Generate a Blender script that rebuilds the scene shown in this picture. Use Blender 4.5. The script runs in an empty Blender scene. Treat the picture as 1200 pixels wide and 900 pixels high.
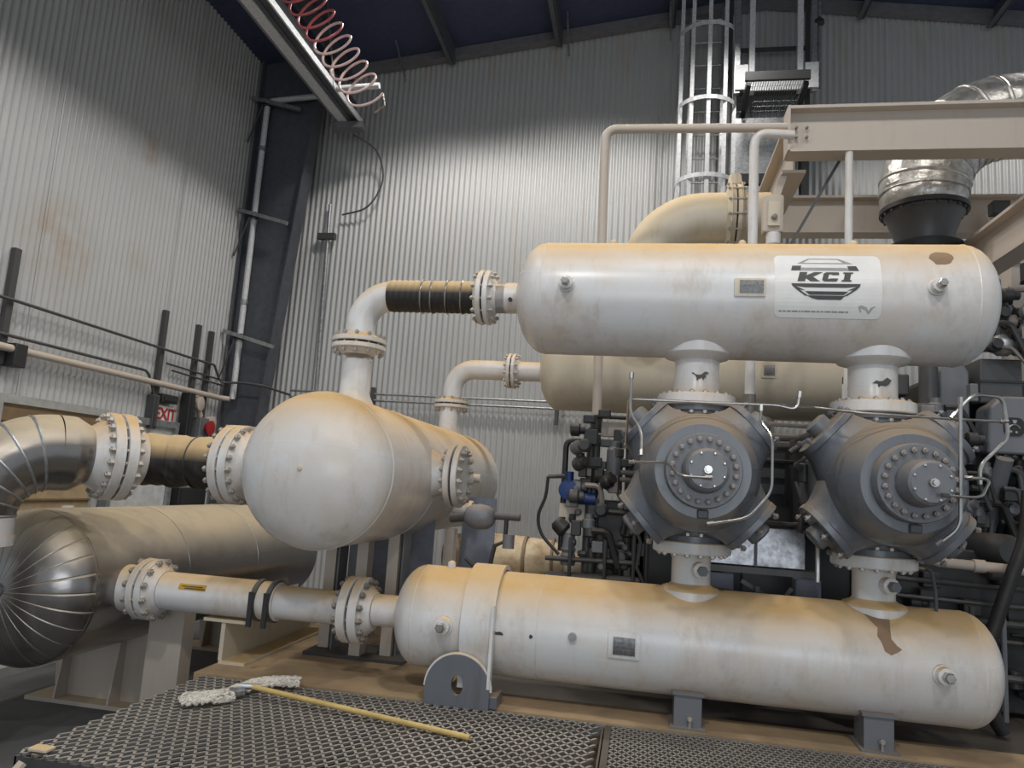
import bpy, bmesh, math, random
from mathutils import Vector, Matrix
PI = math.pi
random.seed(7)
S = bpy.context.scene
COL = S.collection

# ------------------------------------------------------------------ camera
def make_camera():
    yaw, pitch, roll = map(math.radians, (10.4, 8.0, 3.75))
    f = Vector((-math.sin(yaw) * math.cos(pitch), math.cos(yaw) * math.cos(pitch), math.sin(pitch)))
    r0 = Vector((math.cos(yaw), math.sin(yaw), 0)); u0 = r0.cross(f)
    r = r0 * math.cos(roll) + u0 * math.sin(roll); u = u0 * math.cos(roll) - r0 * math.sin(roll)
    cd = bpy.data.cameras.new('camera'); co = bpy.data.objects.new('camera', cd); COL.objects.link(co)
    m = Matrix((r, u, -f)).transposed().to_4x4(); m.translation = (0, 0, 1.6)
    co.matrix_world = m
    cd.sensor_fit = 'HORIZONTAL'; cd.sensor_width = 36; cd.lens = 36 * 850 / 1200; cd.clip_start = .05
    S.camera = co
make_camera()
# ------------------------------------------------------------------ world, lamps, exposure
S.view_settings.view_transform = 'Standard'; S.view_settings.look = 'None'
S.view_settings.gamma = 1; S.view_settings.use_curve_mapping = False
S.view_settings.exposure = 0.36
W = bpy.data.worlds.new('hall_air'); S.world = W; W.use_nodes = True
W.node_tree.nodes['Background'].inputs[0].default_value = (.84, .92, 1.0, 1)
W.node_tree.nodes['Background'].inputs[1].default_value = .36
def spot(x, y, z, power, ang, blend=.25, rad=.2, col=(1, .965, .92)):
    l = bpy.data.lights.new('assumed_high_bay_lamp', 'SPOT'); l.energy = power; l.spot_size = math.radians(ang)
    l.spot_blend = blend; l.shadow_soft_size = rad; l.color = col
    o = bpy.data.objects.new('assumed_high_bay_lamp', l); o.location = (x, y, z); COL.objects.link(o); return o
for a in ((-2.5, 6.7, 7.0, 210, 128, .4), (-.9, 6.7, 7.15, 210, 128, .4), (.9, 6.7, 7.2, 120, 128, .4), (4.2, 6.7, 7.1, 200, 128, .4),
          (-2.6, 2.4, 6.9, 240, 138, .4), (.4, 2.0, 7.1, 290, 140, .4), (3.4, 2.2, 7.1, 210, 140, .4),
          (-1.2, -2.0, 7.0, 330, 140, .4), (2.2, -2.2, 7.0, 300, 140, .4)):
    spot(*a)  # high-bay lamps assumed out of view overhead; front rows added to light the vessels
# added area light for assumed daylight, behind and right of camera; no door built
dl = bpy.data.lights.new('assumed_daylight', 'AREA'); dl.shape = 'RECTANGLE'; dl.size = 5.0; dl.size_y = 2.6; dl.energy = 110; dl.color = (.86, .93, 1.0)
do = bpy.data.objects.new('assumed_daylight', dl); do.location = (1.5, -7.0, 1.9); do.rotation_euler = (PI / 2, 0, 0); COL.objects.link(do)
# ------------------------------------------------------------------ materials
def nt(name):
    m = bpy.data.materials.new(name); m.use_nodes = True
    return m, m.node_tree.nodes, m.node_tree.links, m.node_tree.nodes['Principled BSDF']
def rgb(n, c):
    x = n.new('ShaderNodeRGB'); x.outputs[0].default_value = (*c, 1); return x.outputs[0]
def noise(n, l, scale, detail=4, rough=.6, stretch=None):
    t = n.new('ShaderNodeTexCoord'); k = n.new('ShaderNodeTexNoise')
    k.inputs['Scale'].default_value = scale; k.inputs['Detail'].default_value = detail; k.inputs['Roughness'].default_value = rough
    if stretch:
        mp = n.new('ShaderNodeMapping'); mp.inputs['Scale'].default_value = stretch
        l.new(t.outputs['Object'], mp.inputs[0]); l.new(mp.outputs[0], k.inputs['Vector'])
    else: l.new(t.outputs['Object'], k.inputs['Vector'])
    return k.outputs['Fac']
def ramp(n, l, src, a, b, lo=0., hi=1.):
    r = n.new('ShaderNodeMapRange'); r.inputs[1].default_value = a; r.inputs[2].default_value = b
    r.inputs[3].default_value = lo; r.inputs[4].default_value = hi; r.clamp = True
    l.new(src, r.inputs[0]); return r.outputs[0]
def mul(n, l, a, b, op='MULTIPLY'):
    m = n.new('ShaderNodeMath'); m.operation = op
    for i, v in enumerate((a, b)):
        if hasattr(v, 'links'): l.new(v, m.inputs[i])
        else: m.inputs[i].default_value = v
    return m.outputs[0]
def mix(n, l, fac, a, b):
    m = n.new('ShaderNodeMix'); m.data_type = 'RGBA'
    if hasattr(fac, 'links'): l.new(fac, m.inputs[0])
    else: m.inputs[0].default_value = fac
    for i, v in ((6, a), (7, b)):
        if hasattr(v, 'links'): l.new(v, m.inputs[i])
        else: m.inputs[i].default_value = (*v, 1)
    return m.outputs[2]
def coat(name, base, dust=(.52, .36, .19), amount=.9, rough=.38, metal=0., grime=(.33, .25, .17), grime_amt=.35, bump=.0006, lo=.25, hi=.95, dmin=.6, film=0.):
    """painted or bare surface with settled dust on whatever faces up, drip streaks and blotchy grime"""
    m, n, l, p = nt(name)
    g = n.new('ShaderNodeNewGeometry'); s = n.new('ShaderNodeSeparateXYZ'); l.new(g.outputs['Normal'], s.inputs[0])
    up = ramp(n, l, s.outputs[2], lo, hi)
    f1 = ramp(n, l, noise(n, l, 3.5), .25, .75, dmin, 1.)
    d = mul(n, l, mul(n, l, up, f1), amount)
    f2 = ramp(n, l, noise(n, l, 9, 6, .7, (1.6, 1.6, .22)), .52, .82, 0., grime_amt)
    f3 = ramp(n, l, noise(n, l, 38, 3), .66, .8, 0., grime_amt * .8)
    c = mix(n, l, f2, base, grime); c = mix(n, l, f3, c, grime)
    if film:
        c = mix(n, l, ramp(n, l, noise(n, l, 2.2, 5, .65), .42, .68, 0., film), c, dust)
        c = mix(n, l, ramp(n, l, noise(n, l, 5, 5, .7, (1, 1, .5)), .55, .68, 0., film * .95), c, (.30, .19, .10))
    c = mix(n, l, d, c, dust)
    l.new(c, p.inputs['Base Color'])
    r = ramp(n, l, d, 0, .8, rough, .85); l.new(r, p.inputs['Roughness'])
    if metal:
        l.new(ramp(n, l, d, 0, .8, metal, .1), p.inputs['Metallic'])
    b = n.new('ShaderNodeBump'); b.inputs['Distance'].default_value = bump; b.inputs['Strength'].default_value = .6
    l.new(noise(n, l, 60, 3), b.inputs['Height']); l.new(b.outputs[0], p.inputs['Normal'])
    return m
def plain(name, c, rough=.5, metal=0., var=.12, scale=12):
    m, n, l, p = nt(name)
    dk = tuple(x * (1 - var * 2) for x in c)
    l.new(mix(n, l, ramp(n, l, noise(n, l, scale), .35, .7), c, dk), p.inputs['Base Color'])
    p.inputs['Roughness'].default_value = rough; p.inputs['Metallic'].default_value = metal
    return m
M = {}
M['white'] = coat('dusty_white_paint', (.68, .685, .69), dust=(.52, .325, .11), amount=.95, rough=.3, lo=.15, hi=.85, dmin=.7, grime=(.34, .25, .15), film=.26)
M['white_top'] = coat('white_paint_under_heavy_dust', (.67, .675, .68), dust=(.52, .315, .095), amount=.98, rough=.27, lo=.2, hi=.8, dmin=.72, grime=(.38, .27, .15), grime_amt=.34, film=.26)
M['cream'] = coat('cream_paint_under_heavy_dust', (.58, .53, .43), dust=(.58, .38, .14), amount=.9, lo=-.1, hi=.8, grime_amt=.4)
M['beige'] = coat('beige_paint', (.50, .44, .38), dust=(.56, .43, .28), amount=.9, rough=.5, grime_amt=.25)
M['grey'] = coat('grey_machine_paint', (.13, .142, .162), dust=(.33, .24, .14), amount=.9, rough=.27, grime=(.06, .045, .035), grime_amt=.5, lo=.1, hi=.95)
M['grey_mid'] = coat('mid_grey_machine_paint', (.155, .163, .178), dust=(.30, .22, .15), amount=.7, rough=.36, grime=(.1, .09, .07), grime_amt=.4)
M['oily'] = coat('oily_steel_and_painted_shade', (.028, .028, .029), dust=(.16, .13, .10), amount=.7, rough=.42, grime=(.02, .02, .02), grime_amt=.6)
M['oily_grey'] = coat('oily_grey_steel', (.065, .065, .066), dust=(.16, .13, .10), amount=.7, rough=.4, grime=(.03, .03, .03), grime_amt=.6)
M['black'] = plain('black_rubber_tape', (.018, .017, .016), .55)
M['wrapblack'] = coat('black_tape_wrap', (.016, .015, .014), dust=(.50, .36, .19), amount=1.1, rough=.62, grime_amt=.1, lo=.0, hi=.55, dmin=.75)
M['steel'] = plain('stainless_tube', (.55, .53, .50), .28, 1., .15)
M['bolt'] = coat('plated_bolt', (.42, .40, .37), dust=(.5, .38, .24), amount=.8, rough=.4, metal=.5)
M['boltdark'] = coat('weathered_bolt', (.24, .215, .20), dust=(.42, .31, .2), amount=.6, rough=.45, metal=.4)
M['galv'] = plain('galvanised_steel', (.45, .46, .47), .42, .75, .2, 30)
M['galvwhite'] = plain('bright_galvanised_steel', (.66, .67, .68), .45, .1, .12, 30)
M['wall'] = None
M['navy'] = plain('navy_roof_insulation', (.05, .06, .12), .6)
M['trim'] = plain('grey_rake_trim', (.17, .17, .18), .5)
M['column'] = plain('dark_grey_frame_steel', (.09, .095, .11), .5)
M['blue'] = plain('blue_valve_paint', (.010, .04, .17), .45)
M['red'] = plain('red_alarm_plastic', (.45, .03, .03), .4)
M['signwhite'] = plain('white_sign_plastic', (.8, .78, .75), .4)
M['brown'] = plain('brown_door_wood', (.22, .145, .075), .55)
M['tandoor'] = plain('tan_panel', (.42, .31, .18), .6)
M['doorwhite'] = plain('white_door_paint', (.62, .63, .62), .5)
M['hose'] = plain('red_air_hose', (.50, .12, .12), .3)
M['hoselit'] = plain('lit_red_air_hose', (.75, .55, .52), .3)  # same red hose, light on its lower turns painted in as a paler colour
M['yellow'] = plain('yellow_label', (.50, .30, .03), .5)
M['labeldark'] = plain('dark_print', (.05, .05, .05), .5)
M['labelgrey'] = plain('grey_print', (.30, .30, .30), .5)
M['labelmid'] = plain('pale_grey_print', (.42, .42, .42), .5)
M['placard'] = plain('white_vinyl', (.74, .73, .71), .35, 0, .04)
M['plate'] = plain('engraved_nameplate_metal', (.22, .22, .22), .35, .6, .25, 90)
M['chip'] = plain('brown_primer_showing', (.27, .17, .10), .7)
M['panelblue'] = plain('blue_grey_panel', (.20, .22, .27), .45)
M['wood'] = plain('yellow_wood_handle', (.58, .42, .15), .5)
M['shinysteel'] = plain('scuffed_bare_steel', (.42, .42, .44), .3, .85, .3, 25)

def wall_mat():
    m, n, l, p = nt('off_white_corrugated_sheet')
    base = (.47, .475, .47)
    f = ramp(n, l, noise(n, l, .8, 5, .6, (1, 1, .5)), .35, .75, 0, .35)
    c = mix(n, l, f, base, (.37, .36, .34))
    st = ramp(n, l, noise(n, l, 1.1, 3, .5, (1.3, 1.3, .45)), .60, .74, 0, .55)
    c = mix(n, l, st, c, (.42, .33, .22))
    st2 = ramp(n, l, noise(n, l, 6, 4, .6, (1, 1, .2)), .62, .8, 0, .4)
    c = mix(n, l, st2, c, (.34, .30, .25))
    geo = n.new('ShaderNodeNewGeometry')
    for (py, pz, ry, rz, amt) in ((6.30, 4.80, .16, .22, .75), (5.35, 3.45, .55, .5, .6), (6.3, 3.6, .3, .25, .3)):
        mp = n.new('ShaderNodeMapping'); mp.vector_type = 'POINT'
        mp.inputs['Location'].default_value = (5.1 / 1.5, -py / ry, -pz / rz); mp.inputs['Scale'].default_value = (1 / 1.5, 1 / ry, 1 / rz)
        l.new(geo.outputs['Position'], mp.inputs[0])
        ln = n.new('ShaderNodeVectorMath'); ln.operation = 'LENGTH'; l.new(mp.outputs[0], ln.inputs[0])
        fac = ramp(n, l, ln.outputs['Value'], 1.0, .1, 0., amt)
        k = n.new('ShaderNodeTexNoise'); k.inputs['Scale'].default_value = 5; k.inputs['Detail'].default_value = 5; l.new(geo.outputs['Position'], k.inputs['Vector'])
        c = mix(n, l, mul(n, l, fac, ramp(n, l, k.outputs['Fac'], .35, .62, .2, 1)), c, (.36, .24, .13))
    l.new(c, p.inputs['Base Color']); p.inputs['Roughness'].default_value = .42; p.inputs['Metallic'].default_value = .15
    return m
M['wall'] = wall_mat()
def jacket_mat():
    m, n, l, p = nt('aluminium_jacketing')
    g = n.new('ShaderNodeNewGeometry'); s = n.new('ShaderNodeSeparateXYZ'); l.new(g.outputs['Normal'], s.inputs[0])
    d = mul(n, l, ramp(n, l, s.outputs[2], .15, .8), ramp(n, l, noise(n, l, 3), .3, .7, .7, 1))
    c = mix(n, l, d, (.29, .275, .265), (.50, .40, .25))
    sm = ramp(n, l, noise(n, l, 5, 5, .7), .5, .75, 0, .5)
    c = mix(n, l, sm, c, (.22, .19, .17))
    l.new(c, p.inputs['Base Color']); l.new(ramp(n, l, d, 0, .8, .9, .15), p.inputs['Metallic'])
    l.new(ramp(n, l, d, 0, .8, .24, .7), p.inputs['Roughness'])
    b = n.new('ShaderNodeBump'); b.inputs['Distance'].default_value = .004; b.inputs['Strength'].default_value = .5
    l.new(noise(n, l, 7, 3), b.inputs['Height']); l.new(b.outputs[0], p.inputs['Normal'])
    return m
M['jacket'] = jacket_mat()
def foil_mat():
    m, n, l, p = nt('crinkled_foil_blanket')
    c = mix(n, l, ramp(n, l, noise(n, l, 14, 4), .35, .7), (.62, .61, .58), (.33, .31, .28))
    l.new(c, p.inputs['Base Color']); p.inputs['Metallic'].default_value = .75; p.inputs['Roughness'].default_value = .33
    b = n.new('ShaderNodeBump'); b.inputs['Distance'].default_value = .012; b.inputs['Strength'].default_value = .8
    l.new(noise(n, l, 16, 4), b.inputs['Height']); l.new(b.outputs[0], p.inputs['Normal'])
    return m
M['foil'] = foil_mat()
def cloth_mat(name, c1, c2, scale, dist):
    m, n, l, p = nt(name)
    l.new(mix(n, l, ramp(n, l, noise(n, l, scale, 5), .35, .7), c1, c2), p.inputs['Base Color'])
    p.inputs['Roughness'].default_value = .9
    b = n.new('ShaderNodeBump'); b.inputs['Distance'].default_value = dist; b.inputs['Strength'].default_value = .9
    l.new(noise(n, l, scale * 2, 4), b.inputs['Height']); l.new(b.outputs[0], p.inputs['Normal'])
    return m
M['blanket'] = cloth_mat('stained_canvas_blanket', (.66, .55, .38), (.36, .24, .13), 6, .008)
M['mop'] = cloth_mat('cotton_mop_yarn', (.72, .68, .60), (.45, .41, .35), 60, .004)
M['deck'] = cloth_mat('dusty_tan_skid_deck', (.44, .31, .18), (.24, .17, .10), 2.5, .002)
M['floor'] = cloth_mat('worn_grey_floor', (.125, .125, .125), (.075, .075, .078), 2.0, .001)
M['curb'] = plain('pale_concrete', (.40, .40, .38), .7)
M['grating'] = coat('galvanised_grating', (.30, .285, .265), dust=(.42, .37, .31), amount=.7, rough=.45, metal=.55, grime=(.12, .09, .07), grime_amt=.4)
M['rubble'] = M['oily']

# ------------------------------------------------------------------ mesh builder
ORG = {}
def frame(axis):
    w = Vector(axis).normalized()
    h = Vector((0, 0, 1)) if abs(w.z) < .9 else Vector((0, 1, 0))
    u = h.cross(w).normalized(); return u, w.cross(u), w
class MB:
    def __init__(s): s.v = []; s.f = []
    def add(s, vs, fs):
        b = len(s.v); s.v += [Vector(p) for p in vs]; s.f += [tuple(b + i for i in q) for q in fs]; return s
    def box(s, a, b, rot=None, c=None):
        x0, y0, z0 = a; x1, y1, z1 = b
        vs = [Vector(p) for p in ((x0, y0, z0), (x1, y0, z0), (x1, y1, z0), (x0, y1, z0), (x0, y0, z1), (x1, y0, z1), (x1, y1, z1), (x0, y1, z1))]
        if rot is not None:
            cc = Vector(c) if c else sum(vs, Vector()) / 8
            vs = [rot @ (p - cc) + cc for p in vs]
        return s.add(vs, [(3, 2, 1, 0), (4, 5, 6, 7), (0, 1, 5, 4), (1, 2, 6, 5), (2, 3, 7, 6), (3, 0, 4, 7)])
    def bar(s, p, q, w, h, up=(0, 0, 1)):
        """rectangular bar from p to q, w across, h along up"""
        p, q = Vector(p), Vector(q); d = (q - p).normalized(); up = Vector(up)
        if abs(d.dot(up)) > .95: up = Vector((0, 1, 0))
        x = d.cross(up).normalized() * w / 2; y = x.normalized().cross(d).normalized() * h / 2
        vs = [e + a * x + b * y for e in (p, q) for a, b in ((-1, -1), (1, -1), (1, 1), (-1, 1))]
        return s.add(vs, [(0, 1, 2, 3), (7, 6, 5, 4), (0, 4, 5, 1), (1, 5, 6, 2), (2, 6, 7, 3), (3, 7, 4, 0)])
    def lathe(s, prof, org, axis, seg=32, wob=None):
        """prof: (distance along axis, radius) pairs"""
        u, v, w = frame(axis); o = Vector(org); rings = []
        for t, r in prof:
            if r < 1e-5: s.v.append(o + w * t); rings.append([len(s.v) - 1])
            else:
                b = len(s.v)
                for i in range(seg):
                    a = 2 * PI * i / seg; rr = r * (wob(t, a) if wob else 1)
                    s.v.append(o + w * t + (u * math.cos(a) + v * math.sin(a)) * rr)
                rings.append(list(range(b, b + seg)))
        for A, B in zip(rings, rings[1:]):
            if len(A) == 1 and len(B) == 1: continue
            for i in range(seg):
                j = (i + 1) % seg
                if len(A) == 1: s.f.append((A[0], B[j], B[i]))
                elif len(B) == 1: s.f.append((A[i], A[j], B[0]))
                else: s.f.append((A[i], A[j], B[j], B[i]))
        for R, fl in ((rings[0], 1), (rings[-1], 0)):
            if len(R) > 1: s.f.append(tuple(reversed(R)) if fl else tuple(R))
        return s
    def cyl(s, p, q, r, seg=24, ch=0):
        p, q = Vector(p), Vector(q); L = (q - p).length
        pr = [(0, r), (L, r)] if not ch else [(0, r - ch), (ch, r), (L - ch, r), (L, r - ch)]
        return s.lathe(pr, p, q - p, seg)
    def tube(s, path, r, seg=12, caps=True):
        P = [Vector(p) for p in path]; n = len(P)
        rs = r if isinstance(r, (list, tuple)) else [r] * n
        T = []
        for i in range(n):
            a = P[min(i + 1, n - 1)] - P[max(i - 1, 0)]; T.append(a.normalized())
        u, v, w = frame(T[0]); prev = None; rings = []
        for i in range(n):
            u = (u - T[i] * u.dot(T[i])).normalized(); v = T[i].cross(u)
            b = len(s.v)
            for k in range(seg):
                a = 2 * PI * k / seg; s.v.append(P[i] + (u * math.cos(a) + v * math.sin(a)) * rs[i])
            rings.append(list(range(b, b + seg)))
        for A, B in zip(rings, rings[1:]):
            for k in range(seg):
                j = (k + 1) % seg; s.f.append((A[k], A[j], B[j], B[k]))
        if caps: s.f.append(tuple(reversed(rings[0]))); s.f.append(tuple(rings[-1]))
        return s
    def pipe(s, pts, r, bend=.06, seg=12, caps=True, nb=6):
        """tube through corner points with rounded bends"""
        P = [Vector(p) for p in pts]; out = [P[0]]
        for i in range(1, len(P) - 1):
            a = (P[i - 1] - P[i]); b = (P[i + 1] - P[i]); d = min(bend, a.length * .49, b.length * .49)
            p0 = P[i] + a.normalized() * d; p2 = P[i] + b.normalized() * d
            for k in range(nb + 1):
                t = k / nb; out.append(p0 * (1 - t) ** 2 + P[i] * 2 * t * (1 - t) + p2 * t * t)
        out.append(P[-1]); return s.tube(out, r, seg, caps)
    def curve(s, pts, r, seg=8, k=6):
        P = [Vector(p) for p in pts]; P = [P[0] * 2 - P[1]] + P + [P[-1] * 2 - P[-2]]; out = []
        for i in range(1, len(P) - 2):
            for j in range(k):
                t = j / k; a, b, c, d = P[i - 1:i + 3]
                out.append(.5 * ((2 * b) + (c - a) * t + (2 * a - 5 * b + 4 * c - d) * t * t + (3 * b - a - 3 * c + d) * t ** 3))
        out.append(P[-2]); return s.tube(out, r, seg)
    def arc(s, c, a, b, R, r, a0, a1, n=10, seg=24, caps=True):
        c, a, b = Vector(c), Vector(a), Vector(b)
        pts = [c + a * R * math.cos(a0 + (a1 - a0) * i / n) + b * R * math.sin(a0 + (a1 - a0) * i / n) for i in range(n + 1)]
        return s.tube(pts, r, seg, caps)
    def prism(s, poly, org, u, v, depth):
        """2-D polygon in the u,v plane at org, pushed by vector depth"""
        o, u, v, d = Vector(org), Vector(u), Vector(v), Vector(depth); n = len(poly)
        A = [o + u * x + v * y for x, y in poly]; B = [p + d for p in A]
        b = len(s.v); s.v += A + B
        s.f.append(tuple(range(b + n - 1, b - 1, -1))); s.f.append(tuple(range(b + n, b + 2 * n)))
        for i in range(n): j = (i + 1) % n; s.f.append((b + i, b + j, b + n + j, b + n + i))
        return s
    def mesh(s, name, mat, o, sharp=35):
        me = bpy.data.meshes.new(name); me.from_pydata([p - o for p in s.v], [], s.f); me.update()
        bm = bmesh.new(); bm.from_mesh(me); bmesh.ops.recalc_face_normals(bm, faces=bm.faces[:]); bm.to_mesh(me); bm.free()
        if mat: me.materials.append(M[mat])
        if sharp:
            me.shade_smooth(); me.set_sharp_from_angle(angle=math.radians(sharp))
        return me
    def build(s, name, mat, parent=None, sharp=35, bevel=0, label=None, kind=None):
        mn = [min(p[i] for p in s.v) for i in range(3)]; mx = [max(p[i] for p in s.v) for i in range(3)]
        o = Vector([(mn[0] + mx[0]) / 2, (mn[1] + mx[1]) / 2, mn[2]])
        ob = bpy.data.objects.new(name, s.mesh(name, mat, o, sharp)); COL.objects.link(ob)
        put(ob, o, parent)
        if bevel:
            b = ob.modifiers.new('edge', 'BEVEL'); b.width = bevel; b.segments = 2; b.limit_method = 'ANGLE'
        if label: ob['label'] = label
        if kind: ob['kind'] = kind
        return ob
def put(ob, o, parent):
    ORG[ob.name] = Vector(o)
    if parent is None: ob.location = o
    else: ob.parent = parent; ob.location = Vector(o) - ORG[parent.name]
def tag(o, label, cat, group=None, kind=None):
    o['label'] = label; o['category'] = cat
    if group: o['group'] = group
    if kind: o['kind'] = kind
    return o
def thing(name, loc, label, cat, group=None):
    o = bpy.data.objects.new(name, None); o.empty_display_size = .1; COL.objects.link(o); put(o, loc, None)
    return tag(o, label, cat, group)
def struct(o): o['kind'] = 'structure'; return o
# bolts share their mesh data
_bolt = {}
def bolt(parent, c, axis, L, s, mat='bolt', name='bolt', headonly=False):
    key = (round(L, 4), round(s, 4), mat, headonly)
    if key not in _bolt:
        b = MB()
        b.lathe([(-L / 2, s * .5), (L / 2, s * .5)], (0, 0, 0), (0, 0, 1), 8)
        h = s * .9
        if headonly: b.lathe([(L / 2 - h * 1.4, s), (L / 2 - h * .5, s), (L / 2 - h * .4, s * .85)], (0, 0, 0), (0, 0, 1), 6)
        else:
            for q in (1, -1): b.lathe([(q * (L / 2 - h * 1.5), s), (q * (L / 2 - h * .5), s)], (0, 0, 0), (0, 0, 1), 6)
        _bolt[key] = b.mesh(name, mat, Vector())
    o = bpy.data.objects.new(name, _bolt[key]); COL.objects.link(o); put(o, c, parent)
    o.rotation_euler = Vector(axis).to_track_quat('Z', 'Y').to_euler(); return o
def bolts(parent, c, axis, R, n, L, s, mat='bolt', a0=0, headonly=False):
    u, v, w = frame(axis); c = Vector(c)
    for i in range(n):
        a = a0 + 2 * PI * (i + .5) / n; bolt(parent, c + (u * math.cos(a) + v * math.sin(a)) * R, axis, L, s, mat, headonly=headonly)
def flange(parent, c, axis, R, r, th=.03, n=12, gap=.012, mat='white', hub=.05, both=True, bs=.013, name='flange', boltmat='bolt', blind=False):
    """a bolted joint centred at c: two rings (> bolts) with a dark gasket; r = pipe radius"""
    w = Vector(axis).normalized(); c = Vector(c); g = gap / 2
    MB().cyl(c - w * g * 1.02, c + w * g * 1.02, R * .86, 32).build('gasket', 'black', parent)
    fl = None
    for q in ((1, -1) if both else (1,)):
        pr = [(g, R - .004), (g + .004, R), (g + th - .004, R), (g + th, R - .004)]
        pr += [(g + th, 0.)] if (blind and q == 1) else [(g + th, r * 1.45), (g + th + hub, r * 1.03), (g + th + hub, r * .8)]
        o = MB().lathe(pr, c, w * q, 40).build(name, mat, parent)
        if fl is None: fl = o
    bolts(fl, c, w, (R + r * 1.35) / 2 if not blind else R * .8, n, gap + 2 * th + .06, bs, boltmat)
    return fl
def vessel(name, c0, c1, r, parent, mat='white', asp=.5, seg=64, n=9):
    """pressure vessel shell, seam points c0..c1, 2:1 style heads"""
    c0, c1 = Vector(c0), Vector(c1); w = (c1 - c0).normalized(); L = (c1 - c0).length
    pr = [(-r * asp * math.cos(PI / 2 * i / n), r * math.sin(PI / 2 * i / n)) for i in range(n)] + [(0, r)]
    k = 12
    pr += [(L * i / k, r) for i in range(1, k)]
    pr += [(L, r)] + [(L + r * asp * math.sin(PI / 2 * i / n), r * math.cos(PI / 2 * i / n)) for i in range(1, n)] + [(L + r * asp, 0)]
    return MB().lathe(pr, c0, w, seg).build(name, mat, parent, sharp=40)

# ------------------------------------------------------------------ SETTING
roof = lambda x: 7.72 - .132 * abs(x - 1.3)
YB = 8.6; XL = -5.1
struct(MB().box((-5.3, -3, -.1), (8, 8.9, 0)).build('floor', 'floor', sharp=0))
struct(MB().box((XL, 3.0, 0), (-4.45, 8.0, .07)).build('trim_1', 'curb', sharp=0))
def corrug(a, b, base, direction, top, pitch=.072, amp=.011):
    """one sheet: a..b along the wall; returns MB"""
    m = MB(); n = int(round((b - a) / pitch)) * 6; rows = []
    for i in range(n + 1):
        t = a + (b - a) * i / n; s = amp * max(-.75, min(.75, math.sin(2 * PI * i / 6 + .4))) / .75
        if direction == 'x': p = [(t, base - s, 0), (t, base - s, top(t))]
        else: p = [(base + s, t, 0), (base + s, t, top(t))]
        rows.append(p)
    for p in rows: m.v += [Vector(q) for q in p]
    for i in range(n): m.f.append((2 * i, 2 * i + 1, 2 * i + 3, 2 * i + 2))
    return m
wb = struct(MB().prism([(-5.3, 0), (8, 0), (8, roof(8)), (1.3, roof(1.3)), (-5.3, roof(-5.3))], (0, YB + .03, 0), (1, 0, 0), (0, 0, 1), (0, .1, 0)).build('wall_back', 'wall', sharp=0))
x = XL
k = 0
while x < 7.5:
    m = corrug(x, x + .864, YB - (.004 if k % 2 else 0), 'x', roof); m.build('wall_panel', 'wall', wb, sharp=0).data.shade_smooth(); x += .864; k += 1
wl = struct(MB().box((XL - .15, 2.5, 0), (XL - .03, YB, roof(XL))).build('wall_left', 'wall', sharp=0))
y = 2.55; k = 0
while y < 8.5:
    m = corrug(y, y + .864, XL + (.004 if k % 2 else 0), 'y', lambda t: roof(XL)); m.build('wall_panel', 'wall', wl, sharp=0).data.shade_smooth(); y += .864; k += 1
# roof: insulation sheet, rake trims, purlins, rafter
rf = MB()
rf.prism([(-5.3, roof(-5.3)), (1.3, roof(1.3)), (8, roof(8)), (8, roof(8) + .1), (1.3, roof(1.3) + .1), (-5.3, roof(-5.3) + .1)], (0, -3, 0), (1, 0, 0), (0, 0, 1), (0, 11.8, 0))
ceil_ = struct(rf.build('ceiling', 'navy', sharp=0))
t = MB()
for x0, x1 in ((XL, 1.3), (1.3, 8)):
    t.bar((x0, 8.5, roof(x0) - .06), (x1, 8.5, roof(x1) - .06), .12, .11)
struct(t.build('trim_2', 'trim', sharp=0))
for yy in (6.0, 2.2):
    t = MB()
    for x0, x1 in ((-4.2, 1.3), (1.3, 8)):
        a, b = Vector((x0, yy, roof(x0))), Vector((x1, yy, roof(x1)))
        t.bar(a + Vector((0, 0, -.50)), b + Vector((0, 0, -.50)), .2, .02); t.bar(a + Vector((0, 0, -.26)), b + Vector((0, 0, -.26)), .02, .48)
        t.bar(a + Vector((0, 0, -.02)), b + Vector((0, 0, -.02)), .2, .02)
    t.build('rafter', 'column', ceil_, sharp=0)
for xx in (-4.0, -2.6, -1.2, .2, 2.4, 3.8, 5.2):
    t = MB(); z = roof(xx)
    t.box((xx - .01, -3, z - .2), (xx + .01, 8.5, z)); t.box((xx - .07, -3, z - .2), (xx, 8.5, z - .185)); t.build('purlin', 'column', ceil_, sharp=0)
for (x, y, z, dx) in ((-3.1, 8.1, 6.9, -.18), (-1.05, 8.1, 7.15, -.05), (.15, 8.1, 7.3, -.02), (-3.6, 7.2, 6.3, -.2)):
    MB().cyl((x, y, z - .35), (x + dx, y, roof(x) - .02), .012, 6).build('hanger_rod', 'galv', ceil_)

# doors in the left wall
def door(name, y0, y1, z1, mat, rails):
    d = MB().box((XL + .02, y0, 0), (XL + .06, y1, z1)).build(name, mat, sharp=0); struct(d)
    f = MB(); f.box((XL + .01, y0 - .06, 0), (XL + .10, y0, z1 + .07)); f.box((XL + .01, y1, 0), (XL + .10, y1 + .06, z1 + .07)); f.box((XL + .01, y0, z1), (XL + .10, y1, z1 + .07))
    f.build('door_frame', rails, d, sharp=0)
    return d
d1 = door('door_1', 4.95, 6.05, 2.0, 'tandoor', 'curb')
for z0, z1 in ((1.86, 1.97), (1.55, 1.62), (1.22, 1.235), (1.10, 1.12)): MB().box((XL + .06, 4.95, z0), (XL + .085, 6.05, z1)).build('rail', 'brown', d1, sharp=0)
MB().box((XL + .06, 5.75, 1.13), (XL + .08, 5.87, 1.17)).build('sticker', 'signwhite', d1, sharp=0)
d2 = door('door_2', 6.3, 7.15, 1.98, 'doorwhite', 'galv')
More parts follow.
